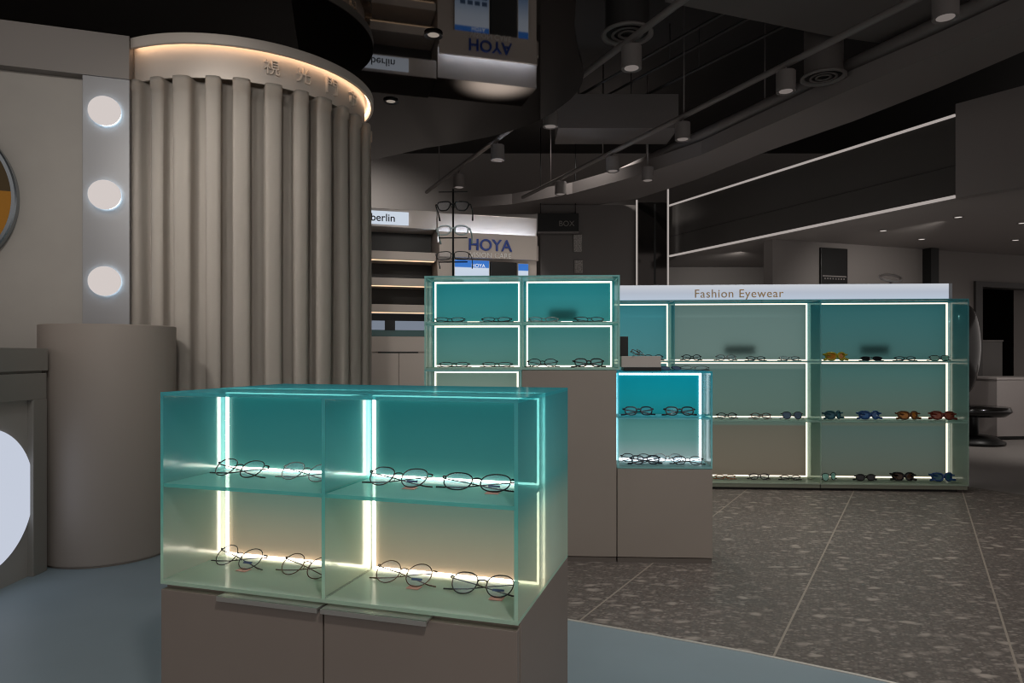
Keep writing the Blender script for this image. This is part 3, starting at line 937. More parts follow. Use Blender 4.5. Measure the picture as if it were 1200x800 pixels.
# ------------------------------------------------------------------ left wall with lamps
WA = math.atan2(0.315, 0.949)
WP = (-2.702, 3.603)
def wroot(o):
    o.location = (WP[0], WP[1], 0); o.rotation_euler = (0, 0, WA)
    return o
bm = B(); box(bm, -1.8, 0.376, 0.07, 0.22, 0, 2.527); wroot(struct('wall_left', bm, M_wall))
bm = B(); box(bm, -1.8, 0.606, 0.0, 0.30, 2.5272, 2.768, 0.002); wroot(struct('trim_2', bm, M_fascia))
bm = B(); box(bm, 0.3765, 0.606, 0.006, 0.22, 0, 2.5268, 0.003); wroot(struct('wall_lamp_panel', bm, pbr('cool_grey_panel', S(140, 140, 143), 0.45, metal=0.15)))
M_bulb = emit('globe_light', S(232, 222, 218), 0.80)
lamp_x = 0.491
for z, nm in ((2.33, 'topmost of three round wall lamps beside the curtain'), (1.872, 'middle one of three round wall lamps beside the curtain'), (1.400, 'lowest of three round wall lamps, just above the drum column')):
    r = thing('wall_lamp', nm, 'lamp', (0, 0, 0), WA, 'round wall lamps')
    q = Matrix.Rotation(WA, 4, 'Z') @ Vector((lamp_x, 0.006, 0))
    r.location = (WP[0] + q.x, WP[1] + q.y, z)
    bm = B()
    lathe(bm, [(0.0, 0.0), (0.064, 0.0), (0.064, 0.028), (0.0, 0.028)], n=40)
    bmesh.ops.rotate(bm, verts=bm.verts, matrix=Matrix.Rotation(PI / 2, 3, 'X'))
    obj('mount', bm, M_alum, r, auto=0.6)
    bm = B()
    lathe(bm, [(0.0, 0.028), (0.079, 0.028), (0.081, 0.034), (0.079, 0.042), (0.068, 0.047), (0.045, 0.050), (0.0, 0.051)], n=48)
    bmesh.ops.rotate(bm, verts=bm.verts, matrix=Matrix.Rotation(PI / 2, 3, 'X'))
    obj('diffuser', bm, M_bulb, r)
    bm = B()
    pts = [(0.072 * math.cos(t), -0.012, 0.072 * math.sin(t)) for t in [2 * PI * i / 40 for i in range(40)]]
    tube(bm, pts, 0.004, closed=True, n=6)
    obj('halo_led', bm, emit('halo_led_light', (0.66, 0.86, 1.0, 1), 8.0) if 'halo_led_light' not in bpy.data.materials else bpy.data.materials['halo_led_light'], r, 'cool light ring behind the lamp disc')

# round mirror at the picture edge, its amber reflection put into the colour
q = Matrix.Rotation(WA, 4, 'Z') @ Vector((-0.378, 0.068, 0))
mr = thing('round_mirror', 'large round mirror, amber reflection painted in, with metal rim on the left wall', 'mirror', (WP[0] + q.x, WP[1] + q.y, 1.832), WA)
bm = B(); lathe(bm, [(0.0, 0.0), (0.425, 0.0), (0.425, 0.02), (0.0, 0.02)], n=80)
bmesh.ops.rotate(bm, verts=bm.verts, matrix=Matrix.Rotation(PI / 2, 3, 'X'))
m, nt, out = newmat('amber_reflection_glass')
p = nt.nodes.new('ShaderNodeBsdfPrincipled')
p.inputs['Roughness'].default_value = 0.08
p.inputs['Metallic'].default_value = 0.3
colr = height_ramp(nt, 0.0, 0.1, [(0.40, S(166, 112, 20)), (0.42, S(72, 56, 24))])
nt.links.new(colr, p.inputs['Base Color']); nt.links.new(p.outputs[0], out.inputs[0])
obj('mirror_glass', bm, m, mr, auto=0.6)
bm = B(); lathe(bm, [(0.420, 0.0), (0.446, 0.0), (0.446, 0.045), (0.438, 0.05), (0.420, 0.045), (0.420, 0.0)], n=96)
bmesh.ops.rotate(bm, verts=bm.verts, matrix=Matrix.Rotation(PI / 2, 3, 'X'))
obj('rim', bm, M_steel, mr, auto=0.6)

# ------------------------------------------------------------------ curtain booth
BC = (-1.80, 4.60)
can = thing('booth_canopy', 'round metal canopy ring with warm light and raised characters above the curtain', 'canopy', (BC[0], BC[1], 0), 0)
bm = B(); lathe(bm, [(0.846, 2.712), (0.850, 2.716), (0.850, 2.766), (0.846, 2.77), (0.0, 2.772)], n=128)
lathe(bm, [(0.846, 2.712), (0.832, 2.712), (0.832, 2.756), (0.0, 2.757)], n=128)
obj('canopy_disc', bm, M_band, can, auto=0.5)
bm = B(); lathe(bm, [(0.79, 2.545), (0.79, 2.757)], n=128); lathe(bm, [(0.775, 2.757), (0.775, 2.545), (0.79, 2.545)], n=128)
obj('fascia_band', bm, M_band, can, auto=0.5)
bm = B(); tube(bm, [(0.819 * math.cos(t), 0.819 * math.sin(t), 2.738) for t in [2 * PI * i / 96 for i in range(96)]], 0.007, closed=True, n=6)
obj('led_ring', bm, emit('led_amber_warm', (1.0, 0.66, 0.42, 1), 6.5), can)
M_char = pbr('champagne_letter', S(236, 222, 208), 0.5)
def band_angle(px):
    # near-side point of the band seen at column px
    k = (px - 600) / F
    ax, ay = k, 1.0
    # |t*(k,1)-BC| = .797
    A_ = k * k + 1; B_ = -2 * (k * BC[0] + BC[1]); C_ = BC[0] ** 2 + BC[1] ** 2 - 0.795 ** 2
    t = (-B_ - math.sqrt(B_ * B_ - 4 * A_ * C_)) / (2 * A_)
    return math.atan2(t - BC[1], t * k - BC[0])
for ch, px in zip('視光門市', (318.5, 355.5, 388.5, 413)):
    a = band_angle(px)
    text_obj('lettering', ch, 0.105, 0.010, M_char, can, (0.795 * math.cos(a), 0.795 * math.sin(a), 2.640), rz=a + PI / 2, width=0.088)

# curtain with deep ripple folds
bm = B()
NP = 30
KF = 16
a0, a1 = math.radians(-118), math.radians(222)
cols_ = NP * KF
zs_ = [0.03, 0.3, 0.7, 1.2, 1.7, 2.1, 2.35, 2.44, 2.478, 2.482, 2.52, 2.5435]
jit = [random.uniform(-0.15, 0.15) for _ in range(NP + 2)]
amp = [random.uniform(0.75, 1.12) for _ in range(NP + 2)]
grid = []
for c in range(cols_ + 1):
    t = c / KF
    k = int(t)
    f = t - k
    ph = t + jit[k] * (1 - f) + jit[k + 1] * f
    am = amp[k] * (1 - f) + amp[k + 1] * f
    ang = a0 + (a1 - a0) * c / cols_
    colv = []
    for z in zs_:
        s = math.sin(2 * PI * (ph + 0.02 * math.sin(z * 2.1 + k)))
        sh = math.tanh(1.3 * (s + 0.05)) / math.tanh(1.3)
        A = 0.062 * am
        if z > 2.48:
            A *= 1.06
        else:
            A *= 0.92 + 0.06 * math.sin(z * 1.3 + k * 1.7)
        r = 0.778 + A * sh
        # tangential overhang gives rounded pleats
        tang = -0.026 * math.sin(4 * PI * ph) * am
        aa = ang + tang
        colv.append(bm.verts.new((BC[0] + r * math.cos(aa), BC[1] + r * math.sin(aa), z)))
    grid.append(colv)
for c in range(cols_):
    for i in range(len(zs_) - 1):
        f = bm.faces.new((grid[c][i], grid[c + 1][i], grid[c + 1][i + 1], grid[c][i + 1]))
        f.smooth = True
bmesh.ops.solidify(bm, geom=bm.faces[:], thickness=0.003)
for f in bm.faces:
    f.smooth = True
o = obj('curtain', bm, M_curtain)
tag(o, 'floor-length beige pleated curtain hanging in a circle under the round canopy', 'curtain')

# drum column
bm = B(); lathe(bm, [(0.0, 0.0), (0.292, 0.0), (0.292, 0.012), (0.304, 0.012), (0.304, 1.140), (0.301, 1.143), (0.0, 1.143)], n=128)
o = obj('drum_column', bm, M_drum, auto=0.5)
o.name = 'round_plinth'
o.location = (-2.045, 3.47, 0.0005)
tag(o, 'round taupe drum plinth between the desk and the curtain', 'plinth')

# desk with lit disc
dk = thing('reception_desk', 'grey desk at the left edge with a glowing white disc in its side', 'desk', (-2.15, 0, 0), 0)
bm = B(); box(bm, -0.85, 0.0, 1.75, 3.165, 0.925, 1.028, 0.002); obj('top_slab', bm, M_desk, dk)
bm = B(); box(bm, -0.85, -0.004, 1.76, 3.160, 0.795, 0.914, 0.002)
box(bm, -0.85, -0.02, 1.76, 3.150, 0.914, 0.925)
obj('drawer_band', bm, M_desk, dk)
bm = B(); box(bm, -0.85, -0.002, 3.07, 3.160, 0, 0.795, 0.002); obj('end_post', bm, M_desk, dk)
bm = B(); box(bm, -0.85, -0.03, 1.76, 3.07, 0, 0.795); obj('side_panel', bm, pbr('desk_panel_laminate', S(166, 160, 154), 0.5), dk)
bm = B(); lathe(bm, [(0.0, -0.026), (0.300, -0.026), (0.302, -0.016), (0.0, -0.014)], n=96)
bmesh.ops.rotate(bm, verts=bm.verts, matrix=Matrix.Rotation(PI / 2, 3, 'Y'))
for v in bm.verts:
    v.co += Vector((-0.001, 2.79, 0.392))
obj('light_disc', bm, emit('disc_light', S(196, 203, 218), 1.0), dk, 'glowing white disc', auto=0.6)

# ------------------------------------------------------------------ display wall behind (shelf unit and lens counter)
DA = math.atan2(0.283, 1.0)
DP = (-1.287, 6.20)
def droot(name, lab, cat):
    return thing(name, lab, cat, (DP[0], DP[1], 0), DA)
def dz(py, Y):
    return 1 + (HY - py) * Y / F
YA, YB_ = 6.30, 6.55
M_sh = pbr('recess_dark_mirror', S(40, 38, 36), 0.5, metal=0.2)
LED_sh = emit('shelf_warm_light', (1.0, 0.68, 0.42, 1), 1.3)
unit = droot('shelf_unit', 'beige built-in shelf unit with warm lit ledges behind the curtain edge', 'shelf unit')
XL, XR = -0.9, 0.605
zc = [dz(246, YA), dz(267, YA), dz(295, YA), dz(305, YA), dz(326, YA), dz(335, YA), dz(338, YA), dz(357, YA), dz(366, YA), dz(376, YA), dz(386.5, YA), dz(394, YA)]
bm = B()
box(bm, XL, XR, 0.0, 0.5, zc[1], zc[0], 0.003)          # header
box(bm, XL, XL + 0.05, 0.0, 0.5, 0, zc[1])
obj('header', bm, M_bwall, unit)
bm = B(); box(bm, XL + 0.05, XR, 0.30, 0.5, zc[11], zc[1]); obj('mirror_back', bm, M_sh, unit, 'dark reflecting back')
for a, b, dep in ((zc[2], zc[3], 0.0), (zc[4], zc[5], 0.0), (zc[7], zc[8], 0.0)):
    bm = B(); box(bm, XL + 0.05, XR - 0.005, dep, 0.299, b, a, 0.003); s_ = obj('shelf', bm, M_bwall, unit)
    bm = B(); box(bm, XL + 0.06, XR - 0.02, 0.006, 0.016, b - 0.009, b - 0.001); obj('led_strip', bm, LED_sh, s_)
bm = B(); box(bm, XL + 0.05, XR - 0.005, 0.01, 0.299, zc[10], zc[9], 0.002); obj('light_panel', bm, emit('cool_panel', S(150, 160, 176), 0.6), unit, 'pale blue lit panel')
bm = B(); box(bm, XL + 0.05, XR - 0.005, 0.02, 0.299, zc[11], zc[10] - 0.001); obj('glass_tray', bm, pbr('teal_tray', S(52, 92, 92), 0.2), unit, 'dark teal glass tray')
bm = B(); box(bm, XL, XR, 0.005, 0.5, 0.0, zc[11] - 0.002, 0.002); obj('cabinet', bm, M_bwall, unit)
zg = dz(412, YA)
xs_ = [XL + 0.05, frame_x(DP, DA, 467, 0), XR - 0.003]
for a, b in zip(xs_[:-1], xs_[1:]):
    bm = B(); box(bm, a + 0.003, b - 0.003, -0.014, 0.004, 0.05, zg - 0.012, 0.002); obj('door', bm, M_bwall, unit)
bm = B(); box(bm, XL + 0.05, XR - 0.003, -0.014, 0.004, zg, zc[11] - 0.004, 0.002); obj('drawer', bm, M_bwall, unit)
bm = B(); box(bm, frame_x(DP, DA, 443, 0), frame_x(DP, DA, 490, 0), -0.02, 0.004, zg - 0.012, zg - 0.001); obj('handle', bm, M_black, unit, 'dark recessed grip')
bm = B(); box(bm, frame_x(DP, DA, 451, 0), frame_x(DP, DA, 463, 0), 0.0, 0.008, zc[10] - 0.004, zc[9] + 0.002, 0.001)
o = tag(obj('display_block', bm, M_black), 'small black block in front of the pale blue panel of the shelf unit', 'display block')
o.location = (DP[0], DP[1], 0); o.rotation_euler = (0, 0, DA)

# brand light box (partly behind the curtain)
lx0, lx1 = frame_x(DP, DA, 404, 0), frame_x(DP, DA, 478.5, 0)
sg = thing('light_box_sign', 'small white light box with dark berlin lettering on the shelf unit header', 'sign', (DP[0], DP[1], 0), DA)
zl0, zl1 = dz(264.5, YA), dz(249.5, YA)
bm = B(); box(bm, lx0, lx1, -0.022, -0.001, zl0, zl1, 0.001); obj('housing', bm, emit('sign_white', S(205, 215, 228), 0.95), sg)
text_obj('lettering', 'ic! berlin', 0.10, 0.001, pbr('ink', S(30, 34, 46), 0.6), sg, (frame_x(DP, DA, 441, 0), -0.0235, (zl0 + zl1) / 2 - 0.004), width=0.33, bold=0.001)

# lens counter zone
lc = droot('lens_counter', 'beige back counter with cool cove light, blue HOYA letters and screens', 'counter')
X0, X1 = 0.615, 1.585
zt_, zp1, zp0 = dz(255, YB_) + 0.01, dz(277, YB_), dz(305, YB_)
bm = B(); box(bm, X0, X1, 0.0, 0.5, 0, zt_, 0.004); obj('back_wall', bm, M_bwall, lc)
bm = B()
prism(bm, [(X0, -0.10), (X1 - 0.03, -0.10), (X1, -0.06), (X1, -0.002), (X0, -0.002)], zp0, zp1 - 0.09)
prism(bm, [(X0, -0.10), (X1 - 0.03, -0.10), (X1 - 0.015, -0.08), (X0, -0.08)], zp1 - 0.09, zp1)
obj('sign_panel', bm, M_bwall, lc)
bm = B(); box(bm, X0 + 0.03, X1 - 0.03, -0.06, -0.03, zp1 - 0.0895, zp1 - 0.08); obj('cove_led', bm, emit('cove_led_light', (0.62, 0.78, 1.0, 1), 34.0), lc)
text_obj('lettering', 'HOYA', 0.19, 0.008, pbr('blue_letter', S(10, 60, 150), 0.4), lc, (frame_x(DP, DA, 574, -0.1), -0.109, dz(289, YB_ - 0.1)), width=0.415, bold=0.002)
text_obj('lettering', 'VISION CARE', 0.04, 0.004, pbr('pale_letter', S(240, 236, 232), 0.4), lc, (frame_x(DP, DA, 575, -0.1), -0.105, dz(300.5, YB_ - 0.1)), width=0.40)
bm = B(); box(bm, X0, X1, -0.06, -0.001, 0, 1.16, 0.003); obj('base', bm, M_bwall, lc)
# screens
def screen(a, b, y0, y1, lab, logo):
    s = thing('display_screen', lab, 'screen', (DP[0], DP[1], 0), DA)
    za, zb2 = dz(y1, YB_), dz(y0, YB_)
    bm = B(); box(bm, a - 0.008, b + 0.008, -0.028, -0.001, za - 0.01, zb2 + 0.008, 0.002); obj('bezel', bm, M_alum, s)
    bm = B(); box(bm, a, b, -0.031, -0.0285, za, zb2)
    mm = grad_emit('screen_picture', [(0, S(120, 150, 190)), (0.55, S(196, 210, 228)), (0.82, S(205, 216, 232)), (0.84, S(62, 120, 200)), (1, S(60, 116, 200))], 0.95, za, zb2)
    for n in mm.node_tree.nodes:
        if n.type == 'VALTORGB':
            n.color_ramp.interpolation = 'LINEAR'
    obj('lit_panel', bm, mm, s)
    if logo:
        text_obj('lettering', 'HOYA', 0.07, 0.0008, emit('logo_white', S(240, 244, 250), 0.95), s, ((a + b) / 2 + 0.06, -0.0325, zb2 - 0.05), width=0.13)
        # row of product tiles further down the picture
        bm = B()
        for i in range(4):
            for j in range(2):
                box(bm, a + 0.05 + i * 0.07, a + 0.10 + i * 0.07, -0.0325, -0.0312, za + 0.03 + j * 0.06, za + 0.07 + j * 0.06)
        obj('picture_tiles', bm, emit('tile_glow', S(70, 90, 120), 0.7), s)
screen(frame_x(DP, DA, 533, -0.03), frame_x(DP, DA, 573, -0.03), 307, 356, 'blue and white lit screen left of the black panel under the HOYA letters', True)
screen(frame_x(DP, DA, 607.5, -0.03), frame_x(DP, DA, 619, -0.03), 309, 356, 'narrow blue lit screen right of the black panel under the HOYA letters', False)
bm = B(); box(bm, frame_x(DP, DA, 575.5, -0.05), frame_x(DP, DA, 605.5, -0.05), -0.05, -0.001, 1.3, dz(308, YB_), 0.004)
bm2 = bm
o = tag(obj('monitor', bm2, M_black), 'black switched-off panel between the two blue screens', 'screen')
o.location = (DP[0], DP[1], 0); o.rotation_euler = (0, 0, DA)

# ------------------------------------------------------------------ ceiling and mirror raft
bm = B(); prism(bm, [(-6, -2.5), (11, -2.5), (11, 13), (-6, 13)], 4.0, 4.1); struct('ceiling', bm, M_dark)
M_mirr = pbr('smoked_mirror', S(86, 83, 82), 0.03, metal=1.0)
pix = [(673, 30), (675, 45), (678, 62), (682, 76), (684, 88), (682, 98), (677, 107), (669, 116), (660, 123), (648, 132), (636, 139), (618, 147), (600, 153), (575, 160), (545, 166), (515, 171), (500, 173)]
poly = []
for px, py in pix:
    Y = 1.95 * F / (HY - py)
    poly.append(((px - 600) / F * Y, Y))
poly = [(0.34, 2.6), (0.325, 3.3)] + poly + [(-1.45, 6.9), (-1.6, 6.2), (-1.6, 5.4), (-1.42, 4.6), (-1.30, 4.1), (-1.15, 3.5), (-1.0, 2.6)]
bm = B(); prism(bm, poly, 2.95, 2.985)
o = obj('mirror_raft', bm, M_mirr)
o.name = 'ceiling_mirror'
tag(o, 'curved smoked mirror raft hanging from the dark ceiling left of the ducts', 'mirror')
for px, py, lab in ((508, 40, 'recessed downlight near the HOYA reflection in the mirror raft'), (458, 118, 'recessed downlight in the mirror raft just right of the canopy edge')):
    Y = 1.95 * F / (HY - py)
    r = thing('downlight', lab, 'lamp', ((px - 600) / F * Y, Y, 2.949), 0, 'downlights in the mirror raft')
    bm = B(); lathe(bm, [(0.036, 0.0), (0.056, 0.0), (0.056, -0.012), (0.036, -0.006), (0.036, 0.0)], n=32); obj('ring', bm, M_black, r, auto=0.5)
    bm = B(); lathe(bm, [(0.0, -0.004), (0.035, -0.004), (0.035, -0.001), (0.0, -0.001)], n=32); obj('lens', bm, emit('dim_lens', S(150, 140, 130), 0.9) if 'dim_lens' not in bpy.data.materials else bpy.data.materials['dim_lens'], r)

# pipes / lighting conduits with pendant cans
def pipe(name, lab, p0, p1, r, hang=(), m=M_pipe):
    t = thing(name, lab, 'pipe', (0, 0, 0))
    bm = B(); tube(bm, [p0, p1], r, n=12); obj('tube', bm, m, t, auto=0.7)
    for f in hang:
        q = Vector(p0).lerp(Vector(p1), f)
        bm = B(); tube(bm, [(q.x, q.y, q.z), (q.x, q.y, 3.998)], 0.006, n=6); obj('hanger', bm, m, t)
    return t
pipe('conduit_pipe', 'grey conduit over the island carrying the row of four can lights', (0.14, 8.92, 3.05), (2.82, 2.83, 3.05), 0.023, (0.12, 0.30, 0.50))
pipe('conduit_pipe', 'grey conduit passing just above the curved mirror raft edge', (-1.08, 8.63, 3.05), (1.53, 2.73, 3.05), 0.023, (0.08, 0.45))
pipe('conduit_pipe', 'thick grey pipe running along the curved bulkhead', (1.07, 9.0, 3.215), (3.45, 3.2, 3.215), 0.06, (0.2, 0.5))
for i, (p0, p1, lab) in enumerate((((0.35, 7.5, 3.62), (1.65, 5.2, 3.62), 'thin dark conduit leftmost of the three beyond the mirror raft'), ((0.6, 7.7, 3.66), (1.99, 5.2, 3.66), 'thin dark conduit in the middle of the three beyond the mirror raft'), ((0.9, 7.7, 3.62), (2.26, 5.3, 3.62), 'thin dark conduit rightmost of the three beyond the mirror raft'))):
    pipe('conduit_pipe', lab, p0, p1, 0.013, (0.25, 0.6), pbr('dark_pipe_%d' % i, S(52, 50, 49), 0.5))

M_lens = emit('can_lens', S(120, 112, 108), 0.9)
cans = [(740, 81, 'can light nearest the round duct above the mirror edge'), (921, 108, 'can light beside the round duct nozzle on the right'), (800, 164, 'can light on the conduit between the duct nozzle and the island'),
        (718, 201, 'can light right of the lowest one on the conduit over the island'), (657, 228, 'lowest can light on the conduit, above the island showcase'), (583, 188, 'can light under the mirror raft above the eyewear pole'),
        (645, 149, 'can light half hidden by the curved mirror raft edge'), (538, 220, 'small can light directly behind the top of the eyewear pole'), (759, 212, 'dim can light against the curved bulkhead'), (1108, 22, 'can light at the top edge under the big duct')]
spots = []
for px, py, lab in cans:
    zc_ = 2.95 if px == 645 else 2.85
    Y = (zc_ - 1) * F / (HY - py)
    X = (px - 600) / F * Y
    t = thing('pendant_can_light', lab, 'lamp', (X, Y, zc_), 0, 'pendant can lights')
    bm = B(); lathe(bm, [(0.046, 0.007), (0.062, 0.0), (0.066, 0.002), (0.066, 0.142), (0.063, 0.145), (0.0, 0.145)], n=32); obj('can', bm, M_can, t, auto=0.6)
    bm = B(); lathe(bm, [(0.0, 0.005), (0.046, 0.005), (0.046, 0.012), (0.0, 0.012)], n=32); obj('lens', bm, M_lens, t, auto=0.6)
    top = 3.04 if px in (740, 921, 800, 718, 657, 583, 538) else (3.298 if px == 1108 else 3.998)
    bm = B(); tube(bm, [(0, 0, 0.143), (0, 0, top - zc_)], 0.008, n=8); obj('stem', bm, M_can, t)
    spots.append((X, Y))

# ducts
bm = B(); prism(bm, [(0.45, 6.64), (1.62, 6.64), (1.62, 7.15), (0.45, 7.15)], 3.2, 3.53)
tag(obj('air_duct', bm, M_duct), 'grey rectangular air duct crossing behind the conduit left of the can lights', 'duct')
bm = B(); prism(bm, [(1.0, 4.46), (2.28, 4.93), (2.79, 5.07), (3.25, 4.38), (3.0, 2.6), (0.9, 2.6)], 3.3, 3.62)
tag(obj('air_duct', bm, M_duct), 'broad grey duct casing filling the top edge right of centre', 'duct')
def nozzle(px, py, r, lab, col):
    Y = 2.1 * F / (HY - py)
    t = thing('duct_nozzle', lab, 'duct', ((px - 600) / F * Y, Y, 3.1), 0)
    bm = B(); lathe(bm, [(r * 0.84, 0.02), (r * 0.84, 0.9)], n=40); obj('tube', bm, col, t)
    bm = B(); lathe(bm, [(r * 0.8, 0.02), (r * 0.86, 0.0), (r, 0.0), (r, 0.015), (r * 0.84, 0.03)], n=40); obj('rim', bm, M_can, t)
    for k in (0.25, 0.5):
        bm = B(); lathe(bm, [(r * k, 0.004), (r * (k + 0.12), 0.004), (r * (k + 0.10), 0.014), (r * k, 0.014), (r * k, 0.004)], n=32); obj('diffuser_ring', bm, M_duct, t)
    bm = B(); lathe(bm, [(0, 0.02), (r * 0.82, 0.02), (r * 0.82, 0.03), (0, 0.03)], n=32); obj('backing', bm, M_dark, t)
nozzle(965, 92, 0.165, 'round grey air nozzle pointing down beside the right can light', M_duct)
nozzle(735, 42, 0.17, 'round dark air nozzle behind the upper conduit near the mirror edge', pbr('dark_duct', S(40, 38, 37), 0.6))

# curved bulkhead
lo = [(-0.55, 9.75), (0.31, 9.75), (0.98, 9.3), (1.64, 8.74), (2.12, 7.8), (2.52, 6.72), (2.93, 5.86), (3.2, 5.13), (3.38, 4.51), (3.55, 3.4), (3.6, 2.0)]
up = [(-0.55, 9.3), (0.0, 9.1), (0.75, 8.5), (1.43, 7.62), (1.9, 6.85), (2.24, 5.97), (2.565, 5.13), (2.84, 4.545), (3.04, 4.05), (3.2, 3.2), (3.25, 2.0)]
bm = B()
for i in range(len(lo) - 1):
    vs = []
    for z in (3.0, 3.14):
        vs.append([bm.verts.new((*p, z)) for p in (up[i], up[i + 1], lo[i + 1], lo[i])])
    a, b = vs
    bm.faces.new(a); bm.faces.new(list(reversed(b)))
    for k in (0, 2):
        bm.faces.new((a[k], a[(k + 1) % 4], b[(k + 1) % 4], b[k]))
bmesh.ops.remove_doubles(bm, verts=bm.verts, dist=1e-5)
bmesh.ops.recalc_face_normals(bm, faces=bm.faces[:])
o = struct('ceiling_bulkhead', bm, M_soffit)

# ------------------------------------------------------------------ rear of the shop
bm = B(); box(bm, -6, 8, 10.2, 10.4, 0, 4.0); struct('wall_back', bm, pbr('rear_wall_paint', S(140, 134, 131), 0.7))
bm = B(); box(bm, -6.1, -6.0, 2.5, 10.2, 0, 4.0); struct('wall_far_left', bm, bpy.data.materials['rear_wall_paint'])
# reflective dark panelling and mirrored pillar
bm = B()
box(bm, 0.38, 1.66, 9.10, 9.25, 0, 2.99)
struct('wall_mirror_panel', bm, M_dark_gloss)
pm = thing('mirrored_pillar', 'dark mirrored pillar edged by two vertical light lines behind the wall showcase', 'pillar', (1.84, 8.95, 0))
bm = B(); box(bm, -0.195, 0.195, 0, 0.3, 0, 2.99, 0.004); obj('core', bm, pbr('pillar_mirror', S(60, 57, 56), 0.05, metal=0.9), pm)
bm = B(); box(bm, 0.02, 0.045, -0.006, 0.0, 0, 2.97); obj('joint', bm, M_black, pm)
M_line = emit('line_light', S(206, 196, 190), 0.62)
for x in (-0.205, 0.205):
    bm = B(); box(bm, x - 0.009, x + 0.009, -0.02, 0.01, 0.3, 3.02 if x < 0 else 3.16); obj('light_line', bm, M_line, pm)
# shop sign on dark box
s = thing('hanging_sign', 'black sign box with faint BOX lettering right of the HOYA counter', 'sign', (0.36, 9.0, 2.62))
bm = B(); box(bm, -0.02, 0.52, 0, 0.09, 0.0, 0.24, 0.004); obj('box', bm, M_black, s)
bm = B(); box(bm, -0.02, 0.52, -0.004, 0.0, -0.028, -0.004); obj('rail', bm, M_can, s)
bm = B()
for k_ in (0.02, 0.48):
    tube(bm, [(k_, 0.045, 0.238), (k_, 0.045, 1.378)], 0.006, n=6)
obj('hanger', bm, M_black, s)
text_obj('lettering', 'BOX', 0.1, 0.002, pbr('faint_letter', S(120, 114, 110), 0.6), s, (0.36, -0.003, 0.10), width=0.20)
for px, y0_, y1_, lab in ((677, 275, 295, 'upper pale block standing in for a reflection on the dark panelling'), (678, 305, 320, 'lower pale block standing in for a reflection on the dark panelling just above the island')):
    X = (px - 600) / F * 9.08
    bm = B(); box(bm, X - 0.055, X + 0.055, 9.065, 9.099, dz(y1_, 9.08), dz(y0_, 9.08), 0.002)
    tag(obj('reflection_block', bm, pbr('painted_reflection', S(150, 144, 140), 0.6, noise=0.5, nscale=60)), lab, 'painted_reflection')  # pale blocks stand in for reflections in the dark panelling

# lit fascia running to the right
A2 = Vector((2.08, 9.04)); C2 = Vector((3.65, 5.62))
D2 = Vector((4.75, 4.05))
n1 = Vector(((C2 - A2).y, -(C2 - A2).x)).normalized() * -1   # to the right/back
def slab(p, q, th, z0, z1, bm, off=0.0):
    d = (q - p).normalized()
    n = Vector((-d.y, d.x))
    if n.x < 0: n = -n
    P = [p + n * off, q + n * off, q + n * (off + th), p + n * (off + th)]
    prism(bm, [(v.x, v.y) for v in P], z0, z1)
bm = B(); slab(A2, C2, 0.10, 2.31, 2.955, bm); struct('wall_fascia_dark', bm, M_dark_panel)
lt = thing('light_line_fascia', 'pair of white light lines edging the dark fascia', 'lamp', (0, 0, 0))
lt.name = 'fascia_lighting'
bm = B(); slab(A2, C2, 0.03, 2.288, 2.309, bm, -0.012); obj('light_line', bm, M_line, lt)
bm = B(); slab(A2, C2, 0.03, 2.956, 2.976, bm, -0.012); obj('light_line', bm, M_line, lt)
bm = B(); slab(A2 , C2, 0.004, 2.55, 2.556, bm, -0.0045); obj('panel_joint', bm, pbr('joint_line', S(52, 50, 49), 0.5), lt)
bm = B(); slab(C2, D2, 0.10, 2.285, 3.06, bm, 0.002); struct('wall_fascia_grey', bm, pbr('fascia_grey', S(128, 121, 119), 0.5))
# lower ceiling zone
bm = B(); prism(bm, [(A2.x + 0.12, A2.y), (C2.x + 0.12, C2.y), (D2.x + 0.12, D2.y), (9.5, 4.0), (9.5, 10.15), (2.2, 10.15)], 2.30, 2.36); struct('ceiling_lower', bm, pbr('lower_ceiling_paint', S(150, 143, 140), 0.6))
for px, py in ((1035, 270), (1080, 280), (1123, 254), (1190, 281), (1198, 261)):
    Y = 1.3 * F / (HY - py)
    r = thing('downlight', {1035: 'recessed downlight in the lower ceiling nearest the light line', 1080: 'recessed downlight in the lower ceiling above the black pillar', 1123: 'recessed downlight nearest the corner of the grey fascia', 1190: 'recessed downlight far right, deeper in the lower ceiling', 1198: 'recessed downlight at the right picture edge'}[px], 'lamp', ((px - 600) / F * Y, Y, 2.299), 0, 'downlights in the lower ceiling')
    bm = B(); lathe(bm, [(0.032, 0.0), (0.046, 0.0), (0.044, -0.006), (0.032, -0.004), (0.032, 0)], n=24); obj('ring', bm, M_can, r)
    bm = B(); lathe(bm, [(0, -0.003), (0.032, -0.003), (0.032, -0.001), (0, -0.001)], n=24); obj('lens', bm, emit('down_lens', S(226, 216, 208), 0.9) if 'down_lens' not in bpy.data.materials else bpy.data.materials['down_lens'], r)

# right rear wall with dark opening
RW = math.atan2(0.755, 2.22)
RP = (2.94, 7.70)
def rroot(o):
    o.location = (RP[0], RP[1], 0); o.rotation_euler = (0, 0, RW)
    return o
rx = lambda px: frame_x(RP, RW, px, 0)
bm = B()
xo = rx(1141)
box(bm, 0, xo, 0, 0.15, 0, 2.299)
box(bm, xo, 6.0, 0, 0.15, 1.93, 2.299)
rroot(struct('wall_right', bm, M_grey_wall))
bm = B(); box(bm, xo - 0.002, 6.0, 0.9, 1.0, 0, 2.29); rroot(struct('wall_recess', bm, pbr('void_black', S(12, 11, 11), 0.9, spec=0.0)))
bm = B(); box(bm, xo, xo + 0.12, -0.03, 0.16, 0, 1.93); box(bm, xo + 0.12, 6.0, -0.03, 0.16, 1.86, 1.929); rroot(struct('trim_3', bm, pbr('opening_frame', S(58, 55, 54), 0.5)))
